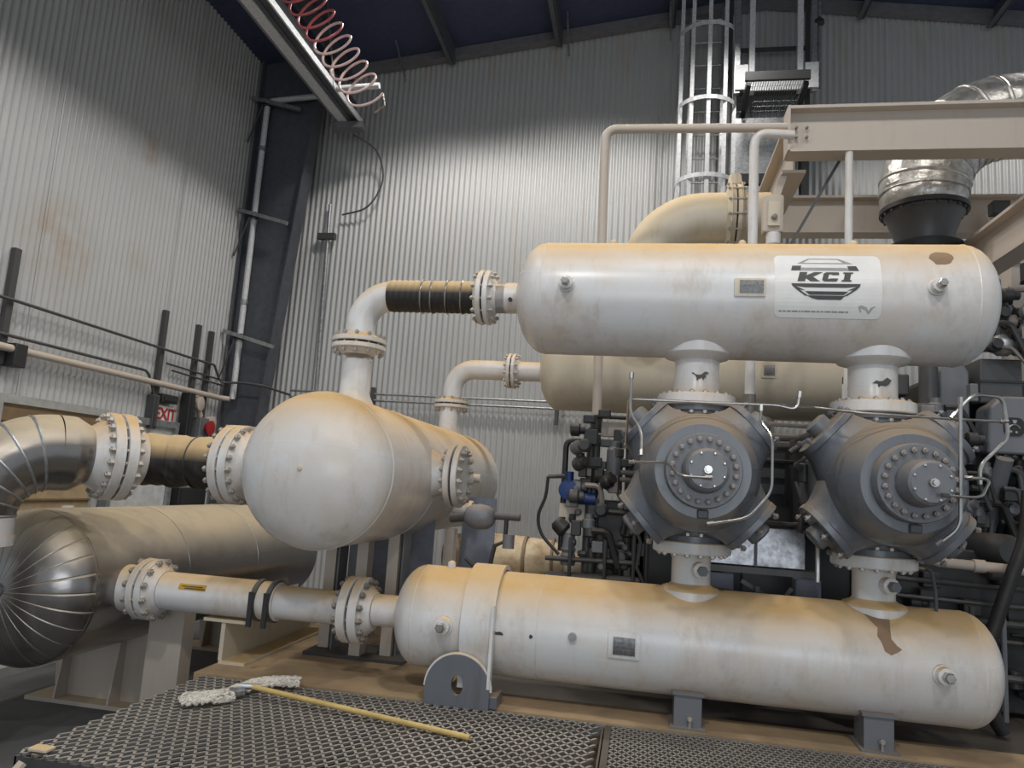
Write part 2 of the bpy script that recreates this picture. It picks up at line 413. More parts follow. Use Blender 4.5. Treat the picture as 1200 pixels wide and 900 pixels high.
MB().cyl((XL + .06, 7.05, 1.0), (XL + .12, 7.05, 1.0), .03, 16).build('door_handle', 'steel', d2)

# haunched frame column in the corner
c = thing('frame_column', (-4.8, 8.1, 0), 'dark grey tapered steel frame column in the corner between the two corrugated walls', 'column')
MB().prism([(-5.05, 0), (-4.76, 0), (-4.2, 6.95), (-5.05, 6.95)], (0, 8.14, 0), (1, 0, 0), (0, 0, 1), (0, .012, 0)).build('web', 'column', c, sharp=0)
MB().bar((-4.75, 8.15, 0), (-4.19, 8.15, 6.95), .22, .018, (1, 0, 0)).build('inner_flange', 'column', c, sharp=0)
MB().box((-5.06, 8.04, 0), (-5.04, 8.26, 6.95)).build('outer_flange', 'column', c, sharp=0)

# long overhead channel along the left
c = thing('overhead_beam', (-3.8, 5.5, 6.0), 'long grey steel channel running overhead beside the coiled red hose', 'beam')
MB().box((-3.90, 2.6, 5.98), (-3.79, 8.12, 6.0)).build('bottom_plate', 'galvwhite', c, sharp=0)
MB().box((-3.79, 2.6, 6.02), (-3.64, 8.12, 6.04)).build('bottom_plate', 'column', c, sharp=0)
MB().box((-3.93, 2.6, 5.98), (-3.90, 8.12, 6.16)).build('lip', 'trim', c, sharp=0)
MB().box((-3.80, 2.6, 6.0), (-3.74, 8.12, 6.30)).build('web', 'column', c, sharp=0)
MB().box((-3.64, 2.6, 5.98), (-3.62, 8.12, 6.05)).build('lip', 'galvwhite', c, sharp=0)
MB().box((-3.98, 8.0, 5.9), (-3.58, 8.14, 5.98)).build('end_bracket', 'trim', c, sharp=0)
tag(MB().cyl((-3.6, 7.3, 6.0), (-3.1, 7.3, 6.02), .035, 16).build('stub_pipe', 'galvwhite'), 'short white stub pipe sticking out of the overhead beam behind the coiled hose', 'pipe')

# ------------------------------------------------------------------ wall services, left corner
c = thing('corner_riser_pipe', (-4.89, 8.0, 2.4), 'tall pale vertical pipe rising in the left corner in front of the dark column', 'pipe')
MB().pipe([(-4.89, 8.0, 2.42), (-4.89, 8.0, 6.28), (-4.2, 8.0, 6.33)], .036, .1).build('pipe', 'galvwhite', c)
for z in (3.6, 4.68, 5.6): MB().cyl((-4.89, 8, z), (-4.89, 8, z + .06), .047, 16).build('coupling', 'galv', c)
def strut(z, label, dz=-.03):
    c = thing('strut_bracket', (-4.85, 8.0, z), label, 'bracket', 'strut brackets carrying the corner riser')
    MB().bar((-5.08, 7.94, z + .05), (-4.4, 7.94, z + dz - .1), .04, .045).build('arm', 'galv', c, sharp=0)
    MB().bar((-5.07, 7.94, z - .55), (-4.9, 7.94, z), .012, .02).build('brace', 'column', c, sharp=0)
    MB().box((-4.95, 7.93, z - .05), (-4.83, 8.02, z + .02)).build('clamp', 'oily', c, sharp=0)
strut(6.25, 'topmost strut bracket on the corner riser pipe, just below the overhead beam')
strut(4.75, 'middle strut bracket on the corner riser pipe with a dark red clamp')
strut(3.2, 'lowest strut bracket on the corner riser pipe, above the white ball-ended vessel')
def channel(y, z0, z1, label, r=.03):
    c = MB().box((XL + .015, y - r, z0), (XL + .06, y + r, z1)).build('strut_channel', 'oily_grey', sharp=0)
    tag(c, label, 'channel', 'upright channels on the left wall')
channel(6.82, 2.3, 3.22, 'grey upright channel on the left wall directly above the exit sign')
channel(7.42, 1.6, 3.2, 'grey upright channel on the left wall, second right of the exit sign')
channel(7.68, 1.9, 3.18, 'grey upright channel on the left wall nearest the corner riser pipe')
channel(4.9, 2.3, 3.25, 'dark upright channel at the far left edge of the left wall')
tag(MB().tube([(XL + .09, 2.8, 2.80), (XL + .09, 4.9, 2.82), (XL + .09, 7.3, 2.79), (XL + .09, 7.72, 2.79)], .014, 8).build('conduit', 'oily_grey'), 'uppermost thin grey conduit running along the left wall', 'conduit')
tag(MB().pipe([(XL + .09, 7.73, 2.79), (XL + .09, 7.9, 2.6), (-4.8, 7.95, 2.62), (-4.5, 7.95, 2.6), (-4.4, 8.48, 2.56)], .014, .08, 8).build('conduit', 'oily_grey'), 'thin grey conduit curving down round the corner column', 'conduit')
tag(MB().pipe([(XL + .08, 2.8, 2.54), (XL + .08, 6.6, 2.53), (XL + .08, 6.68, 2.42), (XL + .08, 6.75, 2.3)], .014, .08, 8).build('conduit', 'oily_grey'), 'thin dark conduit above the tan wall pipe, bending down to the exit sign', 'conduit')
tag(MB().pipe([(XL + .1, 2.8, 2.44), (XL + .1, 7.9, 2.42), (-4.93, 8.0, 2.42)], .032, .08, 12).build('wall_pipe', 'beige'), 'tan pipe running level along the left wall to the corner riser', 'pipe')
for z, yy in ((2.66, 6.9), (2.6, 7.0)):
    tag(MB().tube([(XL + .07, yy, z), (XL + .07, 7.98, z - .02)], .011, 8).build('conduit', 'oily_grey'), ('upper' if z > 2.63 else 'lower') + ' of the two short thin conduits between the upright wall channels', 'conduit')
for yy, z, lab in ((5.0, 2.43, 'small dark clamp box on the tan wall pipe at the far left'),):
    tag(MB().box((XL + .02, yy - .06, z - .14), (XL + .14, yy + .06, z + .05)).build('pipe_clamp', 'oily', bevel=.006), lab, 'clamp')
# exit sign
c = thing('exit_sign', (XL + .05, 6.96, 2.0), 'white exit sign with red letters on the left wall above the white door', 'sign')
MB().box((XL + .02, 6.84, 2.02), (XL + .07, 7.12, 2.21)).build('face', 'signwhite', c, sharp=0, bevel=.005)
def text_mesh(s, size):
    cu = bpy.data.curves.new('t', 'FONT'); cu.body = s; cu.size = size; cu.offset = size * .03; cu.align_x = 'CENTER'; cu.align_y = 'CENTER'
    o = bpy.data.objects.new('t', cu); COL.objects.link(o); bpy.context.view_layer.update()
    me = bpy.data.meshes.new_from_object(o.evaluated_get(bpy.context.evaluated_depsgraph_get())); bpy.data.objects.remove(o)
    return me
me = text_mesh('EXIT', .17); me.transform(Matrix.Rotation(PI / 2, 4, 'Z') @ Matrix.Rotation(PI / 2, 4, 'X')); me.materials.append(M['red'])
o = bpy.data.objects.new('lettering', me); COL.objects.link(o); put(o, (XL + .0765, 6.98, 2.115), c)
# electrical boxes by the sign
def ebox(y0, y1, z0, z1, d, mat, name, label, cat):
    c = thing(name, (XL + .05, (y0 + y1) / 2, z0), label, cat)
    MB().box((XL + .02, y0, z0), (XL + .02 + d, y1, z1)).build('case', mat, c, bevel=.008, sharp=0)
    MB().box((XL + .02 + d, y0 + .02, z0 + .02), (XL + .03 + d, y1 - .02, z1 - .02)).build('lid', mat, c, sharp=0)
    return c
ebox(6.84, 7.1, 2.24, 2.33, .1, 'oily', 'emergency_lamp', 'small dark emergency lamp unit on top of the exit sign', 'lamp')
ebox(6.72, 6.80, 1.95, 2.3, .1, 'oily_grey', 'junction_box', 'narrow dark junction box left of the exit sign', 'box')
ebox(7.28, 7.38, 1.7, 2.4, .12, 'oily', 'junction_box', 'tall black box between the exit sign and the red alarm horn', 'box')
c = ebox(7.55, 7.75, 1.85, 2.15, .1, 'grey_mid', 'alarm_horn', 'grey alarm unit with a round red horn beside the corner column', 'alarm')
MB().lathe([(0, .05), (.06, .085), (.065, 0)], (XL + .13, 7.66, 2.04), (1, 0, 0), 20).build('horn', 'red', c)
for y0, z, lab in ((7.5, 2.3, 'tan round conduit fitting on the left wall above the red alarm horn'), (7.78, 2.1, 'tan round conduit fitting left wall, closest to the dark column')):
    c = thing('conduit_fitting', (XL + .1, y0, z), lab, 'fitting')
    MB().lathe([(0, .03), (.01, .075), (.09, .085), (.1, .06), (.1, 0)], (XL + .04, y0, z), (1, .1, 0), 16).build('body', 'beige', c)
    MB().cyl((XL + .09, y0, z), (XL + .09, y0 + .08, z - .14), .03, 12).build('elbow', 'beige', c)
ebox(7.3, 7.8, 1.05, 1.35, .12, 'oily', 'control_box', 'dark control box low on the left wall seen under the black wrapped pipe', 'box')
# services on the back wall
c = thing('wall_post', (-4.12, 8.5, 2.2), 'thin grey upright conduit with a clamp on the back wall beside the corner column', 'conduit')
MB().cyl((-4.06, 8.52, 2.2), (-4.14, 8.52, 5.1), .022, 10).build('pipe', 'galv', c)
MB().box((-4.26, 8.48, 4.62), (-4.02, 8.54, 4.7)).build('clamp', 'oily_grey', c, sharp=0)
for z, lab in ((2.62, 'upper of two thin conduits running low across the back wall'), (2.54, 'lower of two thin conduits running low across the back wall')):
    c = thing('wall_conduit', (-2.7, 8.52, z), lab, 'conduit')
    MB().tube([(-4.4, 8.5, z), (7, 8.5, z)], .014, 8).build('tube', 'galv', c)
for x in (-3.3, -1.0): tag(MB().box((x - .02, 8.46, 2.35), (x + .02, 8.54, 2.7)).build('conduit_clip', 'oily_grey', sharp=0), ('left' if x < -2 else 'right') + ' upright clip holding the back wall conduits ' + ('near the riser of the white vessel' if x < -2 else 'beside the rear bottle'), 'clip', 'clips on the back wall conduits')

# coiled air hose
def coil():
    c = thing('air_hose', (-2.8, 5.5, 4.9), 'coiled red air hose hanging by the overhead beam', 'hose')
    a, b = Vector((-3.45, 5.2, 6.25)), Vector((-2.46, 5.55, 4.86)); turns = 13; n = 400; pts = []
    d = (b - a).normalized(); e1 = Vector((1, -.15, .1)).normalized(); e2 = Vector((.1, .35, 1)).normalized()
    for i in range(n + 1):
        t = i / n; an = 2 * PI * turns * t
        pts.append(a + (b - a) * t + e1 * .15 * math.cos(an) + e2 * .15 * math.sin(an))
    MB().tube(pts[:250], .011, 8).build('hose', 'hose', c)
    MB().tube(pts[249:], .011, 8).build('hose', 'hoselit', c, label='lower turns of the red hose, with the light on them painted in paler')
    MB().tube([pts[-1], pts[-1] + Vector((.02, .02, -.1)), pts[-1] + Vector((-.08, .05, -.15))], .009, 8).build('end_fitting', 'steel', c)
    MB().tube([(-3.3, 5.2, 6.25), (-3.5, 5.2, 6.6), (-3.6, 5.1, 6.95)], .008, 8).build('hanger', 'hose', c)
coil()
tag(MB().curve([(-3.72, 8.1, 5.85), (-3.5, 8.35, 5.75), (-3.42, 8.45, 5.4), (-3.6, 8.47, 5.05), (-3.95, 8.5, 4.95)], .012, 8).build('wall_cable', 'oily_grey'), 'dark cable looping against the back wall below the coiled hose', 'cable')

# ------------------------------------------------------------------ ladder and platform at the back wall
c = thing('caged_ladder', (.6, 8.3, 4.0), 'galvanised caged ladder on the back wall left of the high platform', 'ladder')
for x in (.40, .78): MB().box((x - .015, 8.38, 3.3), (x + .015, 8.44, 7.55)).build('rail', 'galv', c, sharp=0)
for i in range(14): MB().cyl((.40, 8.41, 3.5 + .3 * i), (.78, 8.41, 3.5 + .3 * i), .011, 8).build('rung', 'galv', c)
for a in (-70, -35, 0, 35, 70):
    x = .59 + .32 * math.sin(math.radians(a)); y = 8.15 - .30 * math.cos(math.radians(a))
    MB().box((x - .022, y - .004, 4.6), (x + .022, y + .004, 7.5)).build('cage_strap', 'galvwhite', c, sharp=0)
for z in (5.15, 6.07, 6.98):
    pts = [(.59 - .33, 8.4, z)] + [(.59 + .33 * math.sin(math.radians(a)), 8.14 - .31 * math.cos(math.radians(a)), z) for a in range(-90, 91, 15)] + [(.59 + .33, 8.4, z)]
    m = MB()
    for p, q in zip(pts, pts[1:]): m.bar(p, q, .008, .05)
    m.build('cage_hoop', 'galvwhite', c, sharp=0)
c = thing('high_platform', (1.35, 8.0, 6.0), 'grated galvanised access platform high on the back wall beside the caged ladder', 'platform')
for x in (.90, 1.06, 1.58, 1.73): MB().box((x - .03, 7.92, 6.15), (x + .03, 7.98, 7.7)).build('post', 'galvwhite' if x in (1.06, 1.58) else 'galv', c, sharp=0)
for x in (.86, 1.74): MB().box((x - .025, 8.3, 4.9 if x < 1 else 6.0), (x + .025, 8.36, 7.6)).build('rear_post', 'oily_grey', c, sharp=0)
MB().box((1.03, 7.9, 6.16), (1.62, 7.92, 6.36)).build('toe_plate', 'galvwhite', c, sharp=0)
MB().box((.88, 7.9, 6.18), (1.02, 7.93, 6.48)).build('side_plate', 'galvwhite', c, sharp=0); MB().box((1.63, 7.9, 6.18), (1.77, 7.93, 6.48)).build('side_plate', 'galvwhite', c, sharp=0)
m = MB()
for i in range(24): m.box((.98 + i * .026, 7.6, 6.16), (.985 + i * .026, 8.4, 6.19))
for i in range(8): m.box((.96, 7.62 + i * .11, 6.175), (1.6, 7.627 + i * .11, 6.185))
m.build('floor_grate', 'galv', c, sharp=0)
MB().box((.95, 7.58, 6.10), (1.62, 7.62, 6.2)).build('edge_beam', 'oily', c, sharp=0)
MB().box((.9, 8.38, 6.4), (1.75, 8.44, 6.45)).build('cross_rail', 'oily_grey', c, sharp=0); MB().box((.9, 8.38, 6.95), (1.75, 8.42, 6.99)).build('cross_rail', 'oily_grey', c, sharp=0)
MB().cyl((1.79, 7.97, 6.2), (1.79, 7.97, 7.7), .02, 10).build('guard_pole', 'galv', c); MB().lathe([(0, .03), (.02, .06), (.05, .06), (.1, .02)], (1.78, 7.95, 6.95), (0, 0, 1), 14).build('lamp_head', 'oily', c)
for x in (1.0, 1.6): MB().bar((x, 8.35, 5.97), (x, 7.7, 6.12), .05, .05).build('knee_brace', 'oily', c, sharp=0)
c = thing('wall_duct', (1.2, 8.3, 4.95), 'grey sheet-metal duct box on the back wall under the high platform', 'duct')
MB().box((.87, 8.12, 5.28), (1.52, 8.5, 5.95)).build('box', 'galv', c, sharp=0); MB().box((.83, 8.08, 5.14), (1.58, 8.5, 5.26)).build('flange', 'oily', c, sharp=0); MB().box((.80, 8.05, 4.94), (1.6, 8.5, 5.1)).build('base', 'galv', c, sharp=0)
tag(MB().box((1.66, 8.2, 5.0), (1.74, 8.4, 5.9)).build('wall_post', 'oily', sharp=0), 'short black upright on the back wall right of the duct box', 'post')

# ------------------------------------------------------------------ beige overhead frame
def ibeam(a, b, h, w, tf, tw, mat, name, label, cat='beam', group=None, boltsat=None):
    a, b = Vector(a), Vector(b); c = thing(name, (a + b) / 2, label, cat, group)
    MB().bar(a + Vector((0, 0, -tf / 2)), b + Vector((0, 0, -tf / 2)), w, tf).build('top_flange', mat, c, sharp=0)
    MB().bar(a + Vector((0, 0, -h / 2)), b + Vector((0, 0, -h / 2)), tw, h - 2 * tf).build('web', mat, c, sharp=0)
    MB().bar(a + Vector((0, 0, -h + tf / 2)), b + Vector((0, 0, -h + tf / 2)), w, tf).build('bottom_flange', mat, c, sharp=0)
    return c
c = ibeam((.93, 5.05, 4.35), (3.6, 5.05, 4.35), .34, .16, .022, .014, 'beige', 'support_beam', 'large beige I-beam crossing above the upper white bottle at right')
MB().box((.915, 4.965, 4.02), (.93, 5.135, 4.35)).build('end_plate', 'beige', c, sharp=0)
for px, pz in ((.98, 4.27), (1.05, 4.27), (.98, 4.20), (1.05, 4.2)): bolt(c, (px, 5.03, pz - .06), (0, -1, 0), .04, .012, 'boltdark', headonly=True)
ibeam((.99, 5.14, 4.27), (.99, 6.45, 4.27), .34, .16, .022, .014, 'beige', 'support_beam', 'beige beam running back from the left end of the large I-beam')
ibeam((1.08, 6.5, 4.30), (3.9, 6.5, 4.30), .34, .16, .022, .014, 'beige', 'support_beam', 'rear beige beam seen between the upper bottle and the large I-beam')
ibeam((2.36, 4.2, 3.6), (2.36, 5.9, 3.6), .30, .16, .022, .014, 'beige', 'support_beam', 'beige beam sloping away in view behind the right end of the upper bottle')
c = thing('frame_post', (2.95, 6.2, .5), 'beige post with a flared gusset head at the right edge', 'post')
MB().box((2.83, 6.15, .5), (3.1, 6.35, 4.0)).build('post', 'beige', c, sharp=0)
MB().prism([(2.66, 4.0), (3.3, 4.0), (3.1, 3.6), (2.83, 3.6)], (0, 6.12, 0), (1, 0, 0), (0, 0, 1), (0, .03, 0)).build('gusset', 'beige', c, sharp=0)
MB().box((2.66, 6.02, 3.98), (2.78, 6.12, 4.08)).build('clamp', 'oily', c, sharp=0)
tag(MB().bar((1.3, 5.15, 4.03), (.92, 5.15, 3.3), .035, .02).build('diagonal_brace', 'oily_grey', sharp=0), 'thin dark diagonal brace under the large beige I-beam', 'brace')
# thin white pipes
c = thing('vent_pipe', (-.33, 5.0, 2.0), 'thin white pipe rising behind the upper bottle and bending right to the beam', 'pipe')
MB().pipe([(-.31, 5.0, 2.06), (-.35, 5.0, 4.22), (.93, 5.0, 4.20)], .032, .1).build('pipe', 'beige', c)
MB().cyl((-.31, 5.0, 2.0), (-.31, 5.0, 2.12), .04, 12).build('coupling', 'oily', c)
c = thing('vent_pipe', (.69, 5.0, 2.2), 'thin white pipe with a hooked top, left of the beam end', 'pipe')
MB().pipe([(.69, 4.95, 2.2), (.69, 4.95, 4.14), (.95, 4.95, 4.12)], .032, .1).build('pipe', 'white', c)
MB().cyl((.69, 4.95, 2.15), (.69, 4.95, 2.3), .04, 12).build('coupling', 'boltdark', c)
c = thing('vent_pipe', (1.31, 5.0, 2.2), 'straight thin white pipe rising to the underside of the large beam', 'pipe')
MB().cyl((1.31, 5.0, 2.2), (1.32, 5.0, 4.02), .026, 12).build('pipe', 'white', c); MB().cyl((1.31, 5, 2.3), (1.31, 5, 2.4), .034, 12).build('coupling', 'white', c)
# pulsation pipe and its flange behind
c = thing('suction_elbow', (.2, 5.8, 3.2), 'large dusty cream elbow pipe with a clamped flange behind the upper bottle', 'pipe')
m = MB(); pts = [(-.02, 5.8, 2.9), (-.02, 5.8, 3.45)] + [(.43 - .45 * math.cos(a), 5.8, 3.40 + .45 * math.sin(a)) for a in [PI / 2 * i / 10 for i in range(11)]] + [(.93, 5.8, 3.85)]
m.tube(pts, .20, 28).build('pipe', 'cream', c)
flange(c, (.66, 5.8, 3.85), (1, 0, 0), .265, .2, .035, 14, mat='cream', hub=.03, bs=.014)
MB().lathe([(0, .06), (.1, .05), (.12, 0)], (.66, 5.78, 4.1), (0, 0, 1), 14).build('lifting_lug', 'cream', c)
# clevis
c = thing('hanger_clevis', (.86, 5.2, 3.3), 'dusty white hanger bracket and rod below the left end of the large beige I-beam', 'hanger')
MB().bar((.93, 5.2, 3.94), (.87, 5.2, 3.74), .05, .03).build('link', 'beige', c, sharp=0)
MB().box((.79, 5.16, 3.50), (.93, 5.26, 3.78)).build('yoke', 'beige', c, bevel=.015, sharp=0)
MB().box((.82, 5.14, 3.54), (.90, 5.16, 3.72)).build('plate', 'cream', c, sharp=0)
MB().lathe([(0, .035), (.2, .035), (.22, .05), (.3, .05)], (.865, 5.2, 3.2), (0, 0, 1), 14).build('rod', 'white', c)
bolt(c, (.86, 5.14, 3.60), (0, -1, 0), .06, .022, 'boltdark', headonly=True)

# ------------------------------------------------------------------ exhaust
def exhaust():
    c = thing('exhaust_pipe', (2.07, 5.8, 3.4), 'foil-wrapped exhaust elbow on a black cone rising behind the upper bottle', 'exhaust pipe')
    X, Y = 2.07, 5.8
    MB().lathe([(0, .25), (.05, .27), (.09, .27), (.11, .22)], (X, Y, 3.52), (0, 0, 1), 36).build('base_ring', 'black', c)
    MB().lathe([(0, .19), (.05, .195), (.24, .26), (.26, .28), (.285, .28)], (X, Y, 3.60), (0, 0, 1), 36).build('cone', 'oily_grey', c)
    fl = MB().lathe([(0, .28), (.0, .31), (.035, .31), (.035, .28)], (X, Y, 3.88), (0, 0, 1), 36).build('flange', 'oily', c)
    bolts(fl, (X, Y, 3.88), (0, 0, 1), .29, 22, .05, .011, 'oily_grey')
    wob = lambda t, a: 1 + .012 * math.sin(7 * a + 9 * t) + .01 * math.sin(23 * t + 3 * a)
    MB().lathe([(.0, .285), (.03, .30), (.1, .305), (.115, .298), (.13, .308), (.15, .312)], (X, Y, 3.92), (0, 0, 1), 48, wob).build('jacket', 'foil', c)
    m = MB(); m.arc((2.71, Y, 4.02), (-1, 0, 0), (0, 0, 1), .64, .315, 0, PI / 2, 14, 40); m.build('elbow', 'foil', c)
    for a in (8, 22, 36, 50, 64, 78):
        a = math.radians(a); d = Vector((-math.cos(a), 0, math.sin(a))); p = Vector((2.71, Y, 4.02)) + d * .64; t = Vector((math.sin(a), 0, math.cos(a)))
        MB().lathe([(-.012, .318), (0, .324), (.012, .318)], p, t, 40).build('band', 'foil', c)
    MB().lathe([(0, .315), (1.5, .315)], (2.71, Y, 4.66), (1, 0, 0), 40, wob).build('run', 'foil', c)
exhaust()

# ------------------------------------------------------------------ UPPER BOTTLE
def onshell(yc, zc, R, x, deg, lift=0):
    a = math.radians(deg); return Vector((x, yc - (R + lift) * math.cos(a), zc + (R + lift) * math.sin(a)))
def decal(polys, yc, zc, R, x0, deg0, lift, mat, name, parent, label=None, th=0):
    """flat artwork (metres) rolled onto a shell lying along X; every polygon is cut into strips so that it follows the curve"""
    bm = bmesh.new()
    for poly in polys:
        vs = [bm.verts.new((x, y, 0)) for x, y in poly]; bm.faces.new(vs)
    bmesh.ops.triangulate(bm, faces=bm.faces[:])
    ys = [v.co.y for v in bm.verts]; lo, hi = min(ys), max(ys); st = .02; y = lo + st
    while y < hi:
        bmesh.ops.bisect_plane(bm, geom=bm.verts[:] + bm.edges[:] + bm.faces[:], plane_co=(0, y, 0), plane_no=(0, 1, 0)); y += st
    o = onshell(yc, zc, R, x0, deg0)
    for v in bm.verts:
        a = math.radians(deg0) + v.co.y / R; v.co = Vector((x0 + v.co.x, yc - (R + lift) * math.cos(a), zc + (R + lift) * math.sin(a))) - o
    me = bpy.data.meshes.new(name); bmesh.ops.recalc_face_normals(bm, faces=bm.faces[:]); bm.to_mesh(me); bm.free(); me.materials.append(M[mat])
    ob = bpy.data.objects.new(name, me); COL.objects.link(ob); put(ob, o, parent)
    s = ob.modifiers.new('thickness', 'SOLIDIFY'); s.thickness = max(th, .0008); s.offset = 0
    if label: ob['label'] = label
    return ob
def rect(x0, y0, x1, y1): return [(x0, y0), (x1, y0), (x1, y1), (x0, y1)]
def rrect(x0, y0, x1, y1, r, n=4):
    P = []
    for cx, cy, a0 in ((x1 - r, y1 - r, 0), (x0 + r, y1 - r, 90), (x0 + r, y0 + r, 180), (x1 - r, y0 + r, 270)):
        for i in range(n + 1): a = math.radians(a0 + 90 * i / n); P.append((cx + r * math.cos(a), cy + r * math.sin(a)))
    return P
def plug(parent, yc, zc, R, x, deg, s=1.0):
    a = math.radians(deg); d = Vector((0, -math.cos(a), math.sin(a))); p = onshell(yc, zc, R, x, deg)
    b = MB().lathe([(-.02, .042 * s), (.012, .042 * s), (.016, .036 * s), (.05, .034 * s), (.052, 0)], p, d, 24).build('plug_boss', 'white', parent)
    MB().lathe([(.05, .022 * s), (.085, .022 * s), (.09, .018 * s), (.09, 0)], p, d, 6).build('plug', 'steel', b)
def nozzle(parent, x, y, z0, z1, r, R, top=True, logo=False, n=16):
    """neck from the shell at z0 to a bolted flange at z1"""
    q = 1 if z1 > z0 else -1; L = abs(z1 - z0)
    MB().lathe([(-.07, r * 1.60), (.008, r * 1.56), (.022, r * 1.45), (.034, r * 1.12), (.045, r), (L - .07, r), (L - .02, r * 1.25), (L - .02, r * .8)], (x, y, z0), (0, 0, q), 40).build('nozzle', 'white_top', parent)
    f = MB().lathe([(-.038, R - .005), (-.032, R), (.018, R), (.023, R - .005), (.023, 0)], (x, y, z1), (0, 0, q), 48).build('flange', 'white_top' if q < 0 else 'white', parent)
    bolts(f, (x, y, z1 + q * .01), (0, 0, 1), R * .84, n, .13, .015, 'bolt')
    return f
YU, ZU, RU = 4.0, 2.67, .315
ub = thing('pressure_bottle', (.55, YU, ZU - RU), 'upper white horizontal pressure bottle with the black logo placard and tan dusty top', 'pressure vessel')
vessel('shell', (-.56, YU, ZU), (1.57, YU, ZU), RU, ub, 'white_top', .55)
for x in (-.56, 1.57): MB().lathe([(-.006, RU * .999), (0, RU + .0022), (.006, RU * .999)], (x, YU, ZU), (1, 0, 0), 64).build('weld_seam', 'white_top', ub)
nozzle(ub, .28, YU, ZU - RU + .02, 2.105, .118, .205)
nozzle(ub, 1.17, YU, ZU - RU + .02, 2.105, .118, .205)
plug(ub, YU, ZU, RU, -.42, -.4); plug(ub, YU, ZU, RU, 1.37, 1.5)
MB().cyl((-.85, YU, ZU), (-.70, YU, ZU), .088, 28).build('inlet_nozzle', 'white', ub)
decal([rrect(.0, -.172, .5, .172, .03)], YU, ZU, RU, .625, 3.5, .0015, 'placard', 'placard', ub, 'white placard with rounded corners')
def u(px, py): return ((px - 628) / 6 * .0041, (300 - py) / 6 * .00475 )   # placard artwork, measured from the logo centre
def U(*p): return [u(*q) for q in p]
L0 = (.862, 8.2)
decal([U((470, 345), (560, 345), (505, 352), (455, 352))] if False else [
    U((395, 243), (405, 207), (468, 207), (460, 243)), U((792, 243), (784, 207), (845, 207), (862, 243)),
    U((395, 333), (868, 333), (862, 350), (402, 350)), U((405, 350), (425, 350), (490, 376), (430, 372)), U((862, 350), (842, 350), (775, 376), (838, 372)),
    U((425, 350), (842, 350), (775, 357), (490, 357)),
    U((490, 382), (785, 382), (755, 404), (520, 404)), U((430, 372), (450, 372), (515, 412), (490, 410)), U((838, 372), (818, 372), (750, 412), (775, 410)),
    U((500, 408), (765, 408), (735, 434), (580, 434), (540, 426))], YU, ZU, RU, L0[0], L0[1] - 0, .003, 'labeldark', 'logo_bars', ub, 'black lower bars of the logo')
decal([U((460, 243), (462, 222), (790, 222), (792, 243)),
       U((440, 190), (510, 152), (528, 152), (478, 184), (762, 184), (722, 152), (740, 152), (822, 190)), U((510, 152), (528, 152), (722, 152), (740, 152), (732, 147), (518, 147))], YU, ZU, RU, L0[0], L0[1], .003, 'labelgrey', 'logo_bars', ub, 'grey upper bars of the logo')
def kci():
    S_ = lambda x, y: (x + (318 - y) * .28 - 8, y)
    P = lambda *p: U(*[S_(*q) for q in p])
    K1 = P((445, 318), (445, 255), (497, 255), (497, 318)); K2 = P((497, 297), (497, 278), (545, 255), (605, 255), (545, 287)); K3 = P((497, 297), (530, 280), (600, 318), (535, 318))
    C1 = P((612, 308), (612, 265), (628, 255), (650, 255), (650, 318), (628, 318)); C2 = P((650, 255), (712, 255), (718, 264), (718, 274), (672, 274), (672, 270), (650, 270)); C3 = P((650, 318), (712, 318), (718, 309), (718, 298), (672, 298), (672, 303), (650, 303))
    I = P((745, 318), (745, 308), (757, 308), (757, 265), (745, 265), (745, 255), (812, 255), (812, 265), (800, 265), (800, 308), (812, 308), (812, 318))
    return [K1, K2, K3, C1, C2, C3, I]
decal(kci(), YU, ZU, RU, L0[0], L0[1], .0035, 'labeldark', 'logo_letters', ub, 'bold black slanted letters KCI')
# strap line: too small to read in the photograph, kept as the fine print it shows as
random.seed(3); x = 0; W_ = []
while x < .33:
    w = random.choice((.008, .014, .02, .027)); W_.append(rect(x, 0, x + w, .007)); x += w + .005
decal(W_, YU, ZU, RU, .648, -22.4, .003, 'labelgrey', 'small_print', ub)
decal([[(0, .02), (.015, .028), (.03, .024), (.042, .018), (.05, .0), (.062, .018), (.085, .026), (.07, .012), (.052, -.016), (.038, .004), (.02, .012)], [(.004, .016), (.012, .014), (.02, -.006), (.012, -.004)]], YU, ZU, RU, 1.015, -20.5, .003, 'labelmid', 'emblem', ub, 'small grey winged emblem')
fr = decal([rect(-.015, -.012, .135, .078)], YU, ZU, RU, .445, -7.0, .006, 'cream', 'nameplate_bracket', ub, th=.008)
decal([rect(.01, .005, .125, .068)], YU, ZU, RU, .445, -7.0, .012, 'plate', 'nameplate', ub, 'small dark metal nameplate', th=.003)
random.seed(5)
def blob(w, h, n=16, j=.25): return [(w / 2 * math.cos(2 * PI * i / n) * (1 + random.uniform(-j, j)), h / 2 * math.sin(2 * PI * i / n) * (1 + random.uniform(-j, j))) for i in range(n)]
decal([blob(.11, .10, 14, .15)], YU, ZU, RU, 1.41, 33, .0012, 'chip', 'paint_loss', ub, 'round brown patch of bare primer')
for x in (-.2, .5, 1.07):
    MB().lathe([(0, .02), (.02, .02), (.03, .012), (.03, 0)], (x, YU - .03, ZU + RU - .004), (0, 0, 1), 10).build('top_boss', 'cream', ub)
for x in (.28, 1.17): decal([blob(.075, .04, 14, .4), [(-.02, .0), (-.005, .0), (-.01, -.03), (-.018, -.03)], [(.01, .0), (.02, 0), (.02, -.025), (.012, -.025)]], YU, 2.22, .118, x + .01, 12, .002, 'labeldark', 'sticker', ub, 'small black animal sticker on the nozzle')

